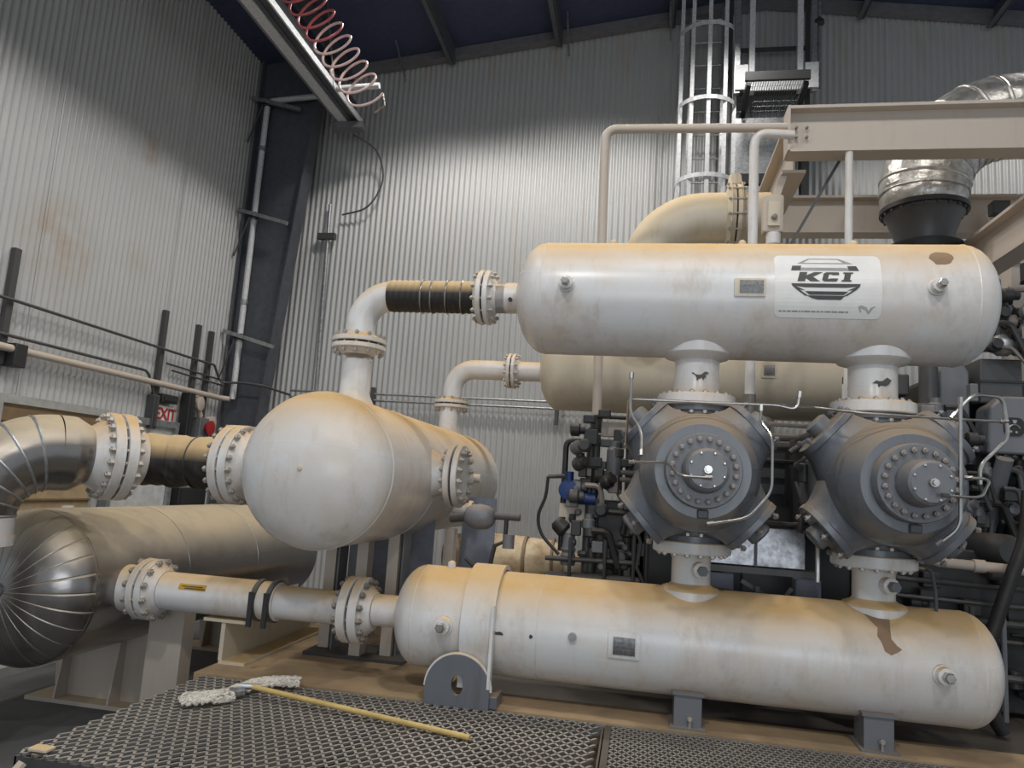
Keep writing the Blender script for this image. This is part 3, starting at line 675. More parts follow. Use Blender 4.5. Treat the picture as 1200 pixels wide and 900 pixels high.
# ------------------------------------------------------------------ LOWER BOTTLE
YL, ZL, RL = 4.0, .87, .268
lb = thing('pressure_bottle', (.2, YL, ZL - RL), 'lower long white pressure bottle lying on the skid under the two compressor cylinders', 'pressure vessel')
vessel('shell', (-1.14, YL, ZL), (1.57, YL, ZL), RL, lb, 'white_top', .55)
for x in (-.48, -1.14, 1.57): MB().lathe([(-.005, RL * .999), (0, RL + .002), (.005, RL * .999)], (x, YL, ZL), (1, 0, 0), 64).build('weld_seam', 'white_top', lb)
nozzle(lb, .28, YL, ZL + RL - .02, 1.355, .10, .200); nozzle(lb, 1.17, YL, ZL + RL - .02, 1.355, .10, .200)
plug(lb, YL, ZL, RL, -.957, .8, 1.15); plug(lb, YL, ZL, RL, 1.385, 2.2, 1.1)
MB().lathe([(-.01, .022), (.02, .02), (.02, 0)], onshell(YL, ZL, RL, -.298, 2.9), (0, -1, 0), 16).build('small_boss', 'steel', lb)
for x in (.28, 1.17):
    b = MB().lathe([(0, .04), (.05, .04), (.055, .03), (.055, 0)], (x + .03, YL - .09, 1.24), (.25, -1, 0), 20).build('plug_boss', 'white', lb)
    MB().lathe([(.05, .026), (.09, .026), (.09, 0)], (x + .03, YL - .09, 1.24), (.25, -1, 0), 6).build('plug', 'grey_mid', b)
decal([rect(-.012, -.012, .14, .112)], YL, ZL, RL, -.11, -11, .006, 'white', 'nameplate_bracket', lb, th=.008)
decal([rect(.012, .005, .118, .085)], YL, ZL, RL, -.11, -11, .012, 'plate', 'nameplate', lb, 'small grey metal nameplate', th=.003)
random.seed(9)
decal([[(-.065, .10), (-.02, .095), (.03, .10), (.045, .07), (.035, .02), (.03, -.03), (.05, -.06), (.07, -.075), (.05, -.09), (.02, -.105), (-.005, -.09), (-.015, -.05), (-.03, -.02), (-.02, .02), (-.045, .06)]], YL, ZL, RL, 1.15, 38, .0012, 'chip', 'paint_loss', lb, 'ragged brown patch of bare primer below the right nozzle')
decal([blob(.05, .02, 10, .4)], YL, ZL, RL, -.67, -1.6, .0012, 'labeldark', 'stain', lb, 'black smudge beside the strap'); decal([blob(.02, .02, 10, .3)], YL, ZL, RL, -.506, -1.5, .0012, 'labeldark', 'stain', lb, 'small black spot')
MB().cyl((-1.42, YL, ZL), (-1.22, YL, ZL), .086, 28).build('inlet_nozzle', 'white', lb)
MB().lathe([(0, .022), (.03, .022), (.04, .01), (.04, 0)], (-1.0, YL - .02, ZL + RL - .005), (0, 0, 1), 12).build('top_boss', 'white', lb)
# hold-down strap and lug
st = thing('hold_down_strap', (-.8, YL, .5), 'wide white steel strap wrapped over the left end of the lower bottle', 'strap')
m = MB(); pts = []
for i in range(41):
    a = math.radians(-75 + 210 * i / 40); pts.append((YL - (RL + .010) * math.cos(a), ZL + (RL + .010) * math.sin(a)))
pts = [(YL - RL * .95 - .0, .60), ] + [p for p in pts if p[1] > .76 or p[0] > YL]
vs = []
for yv, zv in pts:
    d = Vector((0, yv - YL, zv - ZL)).normalized() * .022
    vs.append((yv, zv, d))
for (y0, z0, d0) in vs:
    for x in (-.865, -.695):
        m.v.append(Vector((x, y0, z0))); m.v.append(Vector((x, y0, z0)) + d0)
for i in range(len(vs) - 1):
    a = 4 * i; b = a + 4
    m.f += [(a + 1, a + 3, b + 3, b + 1), (a, b, b + 2, a + 2), (a, a + 1, b + 1, b), (a + 2, b + 2, b + 3, a + 3)]
n_ = 4 * (len(vs) - 1); m.f += [(0, 2, 3, 1), (n_, n_ + 1, n_ + 3, n_ + 2)]
m.build('band', 'white_top', st, sharp=50)
MB().prism([(-.705, .60), (-.69, .60), (-.69, 1.0), (-.705, 1.0)], (0, YL - RL - .05, 0), (1, 0, 0), (0, 0, 1), (0, .05, 0)).build('stiffener', 'white', st, sharp=0)
def lug():
    c = thing('strap_lug', (-.86, 3.71, .5), 'grey half-round steel lug plate with a hole standing in front of the strap', 'bracket')
    m = MB(); n = 24; cx, cz, R, r = -.855, .585, .165, .038
    outer = [(cx + R, .5)] + [(cx + R * math.cos(PI * i / n), cz + R * math.sin(PI * i / n)) for i in range(n + 1)] + [(cx - R, .5)]
    ho = [(cx + .0 + r * .8 * math.cos(-PI / 2 + 2 * PI * i / (n + 2)), cz + .02 + r * 1.3 * math.sin(-PI / 2 + 2 * PI * i / (n + 2))) for i in range(n + 3)]
    for yy in (3.685, 3.715):
        for p in outer: m.v.append(Vector((p[0], yy, p[1])))
        for p in ho: m.v.append(Vector((p[0], yy, p[1])))
    N = len(outer); H = len(ho)
    off = N + H
    for i in range(N - 1):
        m.f.append((i, i + 1, N + i + 1, N + i)); m.f.append((off + i + 1, off + i, off + N + i, off + N + i + 1))
        m.f.append((i, off + i, off + i + 1, i + 1)); m.f.append((N + i, N + i + 1, off + N + i + 1, off + N + i))
    m.f.append((N - 1, 0, N, N + H - 1)); m.f.append((off, off + N - 1, off + N + H - 1, off + N)); m.f.append((0, N - 1, off + N - 1, off))
    m.build('plate', 'grey', c, sharp=40)
    # pale worn rim
    m = MB(); m.arc((cx, 3.70, cz), (1, 0, 0), (0, 0, 1), R + .004, .007, 0, PI, 24, 6); m.build('rim', 'white', c)
    MB().box((cx + .10, 3.715, .5), (cx + .2, 3.86, .56)).build('foot', 'grey', c, sharp=0, bevel=.005)
    MB().box((cx - .16, 3.715, .5), (cx + .1, 3.78, .512)).build('base_plate', 'grey', c, sharp=0)
lug()
def foot(x, label):
    c = thing('support_foot', (x, 3.83, .5), label, 'support', 'grey feet under the lower bottle')
    MB().box((x - .065, 3.79, .508), (x + .065, 3.80, .665)).build('front_plate', 'grey_mid', c, sharp=0)
    MB().box((x - .075, 3.775, .655), (x + .075, 3.98, .667)).build('cap_plate', 'grey_mid', c, sharp=0)
    for q in (-.065, .055): MB().box((x + q, 3.80, .508), (x + q + .01, 3.95, .66)).build('side_plate', 'grey_mid', c, sharp=0)
    MB().box((x - .085, 3.76, .5), (x + .085, 3.97, .51)).build('base_plate', 'grey_mid', c, sharp=0)
    bolt(c, (x + .01, 3.775, .535), (0, 0, 1), .05, .014, 'bolt', headonly=True)
foot(.27, 'grey steel foot under the middle of the lower bottle'); foot(1.13, 'grey steel foot under the right half of the lower bottle')

# ------------------------------------------------------------------ SKID DECK AND GRATING
struct(MB().box((-2.32, 3.74, .02), (-.98, 7.4, .5)).build('trim_3', 'deck', sharp=0))
struct(MB().box((-.98, 3.74, .02), (3.6, 4.02, .5)).build('trim_4', 'deck', sharp=0))
struct(MB().box((-.98, 4.02, .02), (3.6, 7.4, .47)).build('trim_5', 'oily', sharp=0))  # deck under and behind the bottle coloured dark to carry the shade there
def grate(x0, x1, y0, y1, z, label, px=.05, py=.085, name='floor_grating'):
    c = thing(name, ((x0 + x1) / 2, (y0 + y1) / 2, z - .05), label, 'grating', 'expanded metal gratings of the walkway')
    m = MB(); t, hh = px * .26, .010
    nx = int((x1 - x0) / px); ny = int((y1 - y0) / (py / 2))
    hx = px / 2; w = t
    for j in range(ny):
        ya = y0 + j * py / 2; yb = ya + py / 2
        for i in range(nx):
            cx = x0 + (i + (.5 if j % 2 == 0 else 0) + .0) * px + hx * 0
            # a V of two strands from (cx, ya) to the neighbours at yb
            for q in (-1, 1):
                xa, xb = cx, cx + q * hx
                if min(xa, xb) < x0 - .001 or max(xa, xb) > x1 + .001: continue
                dz = .004 * (1 if q > 0 else -1)
                b = len(m.v)
                m.v += [Vector((xa - w / 2, ya, z - hh)), Vector((xa + w / 2, ya, z - hh)), Vector((xa + w / 2, ya, z)), Vector((xa - w / 2, ya, z)),
                        Vector((xb - w / 2, yb, z - hh - .002)), Vector((xb + w / 2, yb, z - hh - .002)), Vector((xb + w / 2, yb, z - .002)), Vector((xb - w / 2, yb, z - .002))]
                m.f += [(b, b + 4, b + 5, b + 1), (b + 1, b + 5, b + 6, b + 2), (b + 2, b + 6, b + 7, b + 3), (b + 3, b + 7, b + 4, b)]
    m.build('mesh_sheet', 'grating', c, sharp=0)
    MB().box((x0, y1 - .006, z - .06), (x1, y1, z - .004)).build('rear_angle', 'grating', c, sharp=0)
    MB().box((x0, y0, z - .07), (x1, y0 + .008, z - .012)).build('front_angle', 'oily_grey', c, sharp=0)
    for xx in (x0, x1 - .008): MB().box((xx, y0, z - .06), (xx + .008, y1, z - .013)).build('side_angle', 'oily_grey', c, sharp=0)
    k = x0 + .5
    while k < x1 - .2: MB().box((k, y0, z - .075), (k + .04, y1, z - .014)).build('joist', 'oily', c, sharp=0); k += .55
grate(-2.25, -.125, 2.52, 3.72, .5, 'large left expanded metal floor grating with the mop lying on it')
grate(-.085, 2.3, 2.52, 3.72, .5, 'right-hand expanded metal floor grating along the bottom edge', .036, .062)
tag(MB().box((-.118, 2.4, .34), (-.09, 3.73, .49)).build('grating_divider', 'oily', sharp=0), 'dark steel divider between the two floor gratings', 'beam')
c = thing('walkway_frame', (-2.2, 2.5, 0), 'brown steel channel frame under the front left corner of the grating', 'frame')
MB().box((-2.25, 2.46, .28), (2.3, 2.50, .43)).build('front_channel', 'oily_grey', c, sharp=0)
MB().box((-2.25, 2.43, .28), (2.3, 2.46, .30)).build('lower_lip', 'beige', c, sharp=0)
for x in (-2.2, -1.2, 0, 1.2, 2.2): MB().box((x - .03, 2.5, 0), (x + .03, 2.56, .42)).build('leg', 'oily_grey', c, sharp=0)
c = thing('corner_clip', (-2.18, 2.55, .4), 'pale steel clip and slanting stay at the left corner of the grating', 'bracket')
MB().box((-2.21, 2.53, .505), (-2.13, 2.58, .518)).build('cap', 'cream', c, sharp=0, bevel=.004)
MB().bar((-2.15, 2.45, .50), (-2.21, 2.30, .33), .035, .015).build('stay', 'beige', c, sharp=0)
# mop
def mop():
    c = thing('dust_mop', (-1.85, 3.5, .5), 'white cotton dust mop with a yellow wooden handle lying on the grating', 'mop')
    random.seed(11)
    ax0, ax1 = Vector((-2.03, 3.24, .52)), Vector((-1.74, 3.60, .52))
    def pad(path, rr, n, name):
        m = MB()
        for k in range(n):
            t0 = random.uniform(-.05, .7); ln = random.uniform(.3, .45); off = random.uniform(-1, 1); pts = []
            for q in range(9):
                t = max(0, min(.999, t0 + ln * q / 8)); i = t * (len(path) - 1); a = int(i); p = path[a].lerp(path[a + 1], i - a)
                d = (path[a + 1] - path[a]).normalized(); nn = Vector((-d.y, d.x, 0))
                o = max(-1, min(1, off + .12 * math.sin(q * 1.9 + k)))
                e = math.sqrt(max(0, 1 - o * o)) * math.sin(min(1, (t * 5 + .3)) * PI / 2)
                pts.append(p + nn * rr * o * (.75 + .25 * e) + Vector((0, 0, .008 + .038 * e * random.uniform(.6, 1))))
            m.tube(pts, .0075, 6)
        m.build(name, 'mop', c, kind='stuff')
    pad([Vector((-2.04, 3.20, .51)), Vector((-1.95, 3.27, .51)), Vector((-1.88, 3.36, .51))], .062, 70, 'yarn_head')
    pad([Vector((-1.92, 3.42, .51)), Vector((-1.84, 3.60, .51)), Vector((-1.76, 3.66, .51)), Vector((-1.68, 3.68, .51))], .05, 60, 'yarn_head')
    MB().box((-1.96, 3.36, .515), (-1.84, 3.43, .545), Matrix.Rotation(.9, 3, 'Z')).build('frame_plate', 'galv', c, bevel=.006, sharp=0)
    MB().cyl((-1.88, 3.42, .555), (-1.78, 3.46, .55), .014, 12).build('socket', 'galv', c)
    MB().cyl((-1.82, 3.445, .552), (-.68, 3.25, .513), .0125, 14).build('handle', 'wood', c)
mop()
tag(MB().box((-1.16, 2.50, .506), (-1.02, 2.60, .53)).build('grating_clip', 'cream', bevel=.006, sharp=0), 'small pale clip at the very bottom edge of the left grating', 'clip')

# ------------------------------------------------------------------ SUCTION SCRUBBER (white ball-ended vessel)
XS, ZS, RS = -1.67, 1.62, .415
sv = thing('scrubber_vessel', (XS, 5.0, ZS - RS), 'big white ball-ended horizontal scrubber vessel pointing at the camera', 'pressure vessel')
vessel('shell', (XS, 3.62, ZS), (XS, 6.45, ZS), RS, sv, 'white_top', .62)
for y in (3.62, 4.45, 6.45): MB().lathe([(-.008, RS * .999), (0, RS + .004), (.008, RS * .999)], (XS, y, ZS), (0, 1, 0), 64).build('weld_seam', 'white_top', sv)
MB().lathe([(0, .012), (.02, .012), (.024, 0)], (XS + .02, 3.375, ZS), (0, -1, 0), 10).build('drain_plug', 'cream', sv)
# side nozzle with blind flange facing +X
MB().lathe([(0, .17), (.06, .13), (.12, .115), (.22, .112)], (XS + RS - .06, 4.45, ZS + .02), (1, 0, 0), 32).build('side_nozzle', 'white', sv)
flange(sv, (-1.13, 4.45, ZS + .02), (1, 0, 0), .195, .112, .035, 14, .014, 'white', .03, True, .021, 'side_flange', blind=True)
MB().lathe([(0, .035), (.08, .035), (.08, 0)], (XS + RS - .03, 5.5, ZS + .02), (1, 0, 0), 14).build('small_boss', 'white', sv)
MB().lathe([(0, .05), (.12, .05), (.12, .07), (.15, .07), (.15, 0)], (XS + RS - .08, 5.2, ZS - .2), (1, 0, -.1), 16).build('small_nozzle', 'white', sv)
for xx, yy, nm in ((XS, 4.0, 0), (XS, 6.15, 1)):
    r = .088 if nm == 0 else .085
    MB().lathe([(0, r * 1.35), (.05, r * 1.05), (.07, r), (.26, r)], (xx, yy, ZS + RS - .02), (0, 0, 1), 28).build('outlet_nozzle', 'white', sv)
MB().lathe([(0, .24), (.05, .2), (.11, .19)], (XS - RS + .06, 4.0, ZS), (-1, 0, 0), 36).build('inlet_neck', 'white', sv)
# legs and blue-grey skirt panels below it
lg = thing('vessel_support', (XS, 5.0, .5), 'white legs and blue-grey panels carrying the ball-ended scrubber vessel', 'support')
for x, y in ((-1.93, 4.55), (-1.67, 4.42), (-1.5, 4.5), (-1.98, 6.0), (-1.33, 6.0), (-1.33, 5.2)):
    MB().box((x - .035, y - .05, .5), (x + .035, y + .05, ZS - RS * .85)).build('leg', 'beige', lg, sharp=0)
for x in (-1.86, -1.44): MB().box((x - .005, 4.46, .5), (x + .005, 4.60, ZS - RS * .8)).build('leg_web', 'grey_mid', lg, sharp=0)
MB().box((-1.95, 4.85, .62), (-1.36, 4.87, 1.35)).build('panel', 'panelblue', lg, sharp=0)
MB().box((-1.30, 5.4, .62), (-1.05, 5.42, 1.5)).build('panel', 'panelblue', lg, sharp=0)
MB().box((-1.99, 4.35, .5), (-1.35, 4.70, .52)).build('base_plate', 'oily_grey', lg, sharp=0)

# risers to the two upper bottles
def riser(y, zt, x1, label, r, R, wrap, zf, xf):
    c = thing('riser_pipe', (XS, y, ZS + RS), label, 'pipe')
    m = MB(); b = .19
    pts = [(XS, y, zf), (XS, y, zt - b)] + [(XS + b - b * math.cos(a), y, zt - b + b * math.sin(a)) for a in [PI / 2 * i / 8 for i in range(1, 9)]] + [(x1, y, zt)]
    m.tube(pts, r, 28).build('pipe', 'white', c)
    flange(c, (XS, y, zf), (0, 0, 1), R, r, .028, 12, .012, 'white', .03)
    flange(c, (xf, y, zt), (1, 0, 0), R, r, .028, 12, .012, 'white', .03)
    return c
c = riser(4.0, 2.67, -.80, 'white riser pipe with a black-taped section from the scrubber to the upper bottle', .088, .158, True, 2.37, -.92)
w = MB(); pr = []
for i in range(61):
    t = i / 60; pr.append((t * .53, .0925 + .004 * (1 if (i // 2) % 2 else 0) * (random.random() * .5 + .5)))
w.lathe(pr, (-1.50, 4.0, 2.67), (1, 0, 0), 32).build('tape_wrap', 'wrapblack', c, label='black tape wrap with wire bands')
for x in (-1.30, -1.24, -1.15, -1.06): MB().lathe([(0, .100), (.004, .103), (.008, .100)], (x, 4.0, 2.67), (1, .05, 0), 28).build('wire_band', 'steel', c)
MB().cyl((-.76, 3.905, 2.64), (-.76, 3.93, 2.64), .012, 10).build('plug', 'black', c)
riser(6.2, 2.60, -.88, 'smaller white riser elbow from the rear of the scrubber to the rear bottle', .085, .155, False, 2.28, -1.14)

# rear bottle
rb = thing('pressure_bottle', (.6, 6.2, 2.3), 'rear cream pressure bottle partly hidden behind the upper white bottle', 'pressure vessel')
vessel('shell', (-.72, 6.2, 2.62), (1.55, 6.2, 2.62), .345, rb, 'cream', .5)
decal([rect(0, 0, .11, .11)], 6.2, 2.62, .345, .9, -9, .003, 'cream', 'nameplate_bracket', rb, th=.006)
decal([rect(.01, .02, .09, .10)], 6.2, 2.62, .345, .91, -9, .008, 'plate', 'nameplate', rb, th=.002)
for x in (.0, .95): MB().cyl((x, 6.2, 1.2), (x, 6.2, 2.3), .11, 20).build('nozzle', 'cream', rb)

# ------------------------------------------------------------------ big inlet pipe at left
AX = Vector((-math.cos(math.radians(55)), -math.sin(math.radians(55)), 0)); FC = Vector((-2.995, 3.75, ZS))
c = thing('wrapped_spool', (-2.65, 4.0, ZS - .16), 'bent pipe spool wrapped in black tape, dusty on top, between two large white flanges', 'pipe')
MB().cyl((-2.44, 4.0, ZS), (-2.2, 4.0, ZS), .148, 32).build('pipe', 'white', c)
random.seed(4)
K0 = Vector((-2.42, 4.0, ZS)); K1 = Vector((-2.82, 4.0, ZS)); K2 = FC - AX * .14; pts = []
for i in range(13): pts.append(K0.lerp(K1 - Vector((-.15, 0, 0)), i / 13))
for i in range(13):
    t = i / 12; pts.append((K1 + Vector((.15, 0, 0))) * (1 - t) ** 2 + K1 * 2 * t * (1 - t) + (K1 + AX * .15) * t * t)
for i in range(1, 4): pts.append((K1 + AX * .15).lerp(K2, i / 3))
m = MB(); m.tube(pts, [.152 + random.uniform(-.005, .006) for _ in pts], 48)
for v in m.v: # tape is crumpled on its lower half
    h = min(1, max(0, (ZS - .02 - v.z) / .06)); k = math.sin(61 * v.x + 13 * v.z) * math.sin(47 * v.z + 29 * v.x)
    v.z -= .007 * h * k; v.y -= .007 * h * math.sin(53 * v.x + 71 * v.z)
m.build('tape_wrap', 'wrapblack', c, label='crumpled black tape wrap')
MB().lathe([(0, .157), (.004, .16), (.008, .157)], (-2.62, 4.0, ZS), (1, 0, 0), 36).build('wire_band', 'oily', c)
flange(c, (-2.36, 4.0, ZS), (1, 0, 0), .235, .15, .05, 20, .012, 'white_top', .05, True, .018)
c = thing('insulated_elbow', (-3.3, 3.4, .6), 'aluminium-jacketed insulated pipe elbow with a huge bolted flange at the left edge', 'pipe')
flange(c, FC, AX, .25, .15, .055, 20, .014, 'white_top', .085, True, .021)
JR = .207; E0 = FC + AX * .30; RB = .34
MB().lathe([(0, .16), (.08, .205), (.10, JR), (.165, JR)], FC + AX * .135, AX, 48).build('jacket', 'jacket', c)
dd = Vector((0, 0, -1)); ec = E0 + dd * RB; gores = 6
for i in range(gores):
    a0 = PI / 2 * i / gores; a1 = PI / 2 * (i + 1) / gores
    MB().arc(ec, -dd, AX, RB, JR - .0015 * (i % 2), a0, a1, 3, 48).build('gore', 'jacket', c)
    d = -dd * math.cos(a1) + AX * math.sin(a1); t = dd * math.sin(a1) + AX * math.cos(a1)
    MB().lathe([(-.007, JR), (0, JR + .005), (.007, JR)], ec + d * RB, t, 48).build('band', 'galv', c)
MB().lathe([(0, JR), (.10, JR), (.10, .215), (.15, .215), (.15, .12), (1.26, .12)], ec + AX * RB, dd, 40).build('down_leg', 'white_top', c)

# ------------------------------------------------------------------ insulated vessel lower left
XI, ZI, RI = -3.40, .855, .44
iv = thing('insulated_vessel', (XI, 5, ZI - RI), 'large dusty insulated vessel with a shiny gored aluminium head at lower left', 'pressure vessel')
MB().lathe([(0, RI), (.6, RI), (1.2, RI), (1.8, RI), (2.4, RI), (2.85, RI), (2.95, RI * .8), (3.05, RI * .4), (3.05, 0)], (XI, 3.72, ZI), (0, 1, 0), 72).build('jacket', 'jacket', iv)
for i, y in enumerate((4.6, 5.5)): MB().lathe([(-.02, RI), (-.018, RI + .003), (.018, RI + .003), (.02, RI)], (XI, y, ZI), (0, 1, 0), 72).build('lap_band', 'jacket', iv)
def gores_head(n=26, k=12):
    for g in range(n):
        m = MB(); a0 = 2 * PI * g / n; a1 = 2 * PI * (g + 1.06) / n
        for j in range(k + 1):
            b = PI / 2 * j / k; r = RI * math.cos(b); y = 3.74 - RI * .52 * math.sin(b)
            for s in range(9):
                a = a0 + (a1 - a0) * s / 8; lift = 1 + .0016 * (s / 8)
                m.v.append(Vector((XI + r * lift * math.cos(a), y - .0008 * s / 8, ZI + r * lift * math.sin(a))))
        for j in range(k):
            for s in range(8):
                p = j * 9 + s; m.f.append((p, p + 1, p + 10, p + 9))
        o = m.build('head_gore', 'jacket', iv, sharp=50)
        o.modifiers.new('t', 'SOLIDIFY').thickness = .0015
gores_head()
MB().lathe([(0, .03), (.01, .03), (.012, 0)], (XI, 3.515, ZI), (0, -1, 0), 16).build('centre_cap', 'galv', iv)
MB().lathe([(0, .135), (.1, .125), (.1, .12), (.2, .12), (.2, .09)], (XI + RI - .02, 4.0, .855), (1, 0, 0), 32).build('side_nozzle', 'white', iv)
def saddle(y, x0, x1, label):
    c = thing('vessel_saddle', (XI, y, 0), label, 'support', 'saddles under the insulated vessel')
    MB().box((x0, y - .12, 0), (x1, y + .12, .025)).build('base_plate', 'beige', c, sharp=0)
    MB().prism([(x0 + .12, .025), (x1 - .05, .025), (x1 - .05, .62), (XI + .3, .58), (XI, .47), (XI - .3, .58), (x0 + .05, .62)], (0, y - .0, 0), (1, 0, 0), (0, 0, 1), (0, .02, 0)).build('web', 'beige', c, sharp=0)
    for x in (x0 + .2, XI + .05, x1 - .14): MB().prism([(-.11, .025), (0, .025), (0, .5), (-.05, .5)], (x, y, 0), (0, 1, 0), (0, 0, 1), (.014, 0, 0)).build('gusset', 'beige', c, sharp=0)
saddle(4.55, -3.95, -2.95, 'beige steel saddle under the front of the insulated vessel')
saddle(6.2, -3.95, -2.9, 'beige steel saddle under the rear of the insulated vessel')
tag(MB().box((-2.93, 4.18, 0), (-2.70, 4.3, .78)).build('pipe_stand', 'beige', sharp=0), 'pale flat steel stand under the flanged joint beside the insulated vessel', 'stand')
# lower connecting pipe along X
c = thing('connecting_pipe', (-2.1, 4.0, .75), 'dusty white flanged pipe joining the insulated vessel to the lower bottle', 'pipe')
ZC = .86
MB().cyl((-2.72, 4.0, ZC), (-2.0, 4.0, ZC), .108, 32).build('pipe', 'white', c); MB().cyl((-2.0, 4.0, ZC), (-1.56, 4.0, ZC), .092, 32).build('pipe', 'white', c)
flange(c, (-2.82, 4.0, ZC), (1, 0, 0), .175, .11, .04, 12, .014, 'white', .05, True, .02)
flange(c, (-1.53, 4.0, ZC), (1, 0, 0), .18, .10, .05, 14, .014, 'white', .05, True, .018, boltmat='boltdark')
for x in (-2.13, -2.04):
    MB().lathe([(0, .112), (.002, .117), (.03, .117), (.032, .112)], (x, 4.0, ZC), (1, 0, 0), 28).build('clamp_band', 'oily_grey', c)
    MB().box((x + .002, 3.875, ZC - .13), (x + .028, 3.89, ZC + .06)).build('clamp_ear', 'oily', c, sharp=0)
decal([rect(0, 0, .17, .034)], 4.0, ZC, .108, -2.58, 18, .0015, 'yellow', 'warning_label', c, 'yellow warning strip'); decal([rect(0, 0, .13, .005), rect(.02, -.011, .15, -.006)], 4.0, ZC, .108, -2.56, 27, .003, 'labeldark', 'fine_print', c)
ib = thing('beam_stub', (-2.1, 4.4, .5), 'short tan I-beam stub under the clamped connecting pipe', 'beam')
MB().box((-2.43, 3.95, .725), (-2.17, 5.1, .742)).build('top_flange', 'cream', ib, sharp=0); MB().box((-2.32, 3.96, .515), (-2.295, 5.1, .725)).build('web', 'cream', ib, sharp=0); MB().box((-2.31, 3.95, .5), (-2.15, 5.1, .515)).build('bottom_flange', 'cream', ib, sharp=0)
# level float beside the scrubber
c = thing('float_chamber', (-.85, 4.3, 1.2), 'small dusty float valve hanging below the right side of the scrubber vessel', 'valve')
MB().tube([(-1.10, 4.28, 1.39), (-1.00, 4.25, 1.405)], .028, 12).build('inlet', 'oily_grey', c)
MB().lathe([(-.09, .03), (-.08, .05), (-.05, .068), (0, .075), (.05, .068), (.08, .05), (.09, .03)], (-.92, 4.25, 1.41), (1, 0, 0), 24).build('body', 'grey_mid', c)
MB().cyl((-.84, 4.25, 1.42), (-.68, 4.25, 1.42), .02, 12).build('outlet', 'oily_grey', c)
MB().tube([(-.76, 4.25, 1.42), (-.76, 4.25, 1.28), (-.82, 4.25, 1.25), (-.84, 4.25, 1.14)], .013, 10).build('drain_tube', 'oily', c); MB().cyl((-.74, 4.25, 1.24), (-.74, 4.25, 1.32), .035, 12).build('trap', 'grey_mid', c)
MB().tube([(-.84, 4.25, 1.14), (-.95, 4.3, 1.12), (-1.0, 4.3, 1.16)], .013, 8).build('drain_tube', 'oily', c)
# canvas wrapped pipe behind lower bottle
c = thing('blanketed_pipe', (-1.0, 5.6, 1.0), 'horizontal vessel wrapped in stained cream canvas blanket behind the lower bottle', 'pipe')
wob = lambda t, a: 1 + .03 * math.sin(3 * a + 8 * t) + .02 * math.sin(9 * a + 31 * t)
MB().lathe([(0, .1), (.03, .15), (.1, .175), (.35, .18), (.36, .165), (.38, .185), (.62, .185), (.64, .165), (.66, .18), (.85, .175), (.93, .12), (.95, .0)], (-1.47, 5.6, 1.04), (1, 0, 0), 36, wob).build('blanket', 'blanket', c)
for x in (-1.12, -.84, -.63): MB().lathe([(0, .178), (.003, .19), (.02, .19), (.023, .178)], (x, 5.6, 1.04), (1, 0, .03), 28).build('strap', 'brown', c)
MB().lathe([(0, .09), (.3, .09)], (-.6, 5.6, 1.04), (1, 0, 0), 20).build('pipe', 'cream', c)

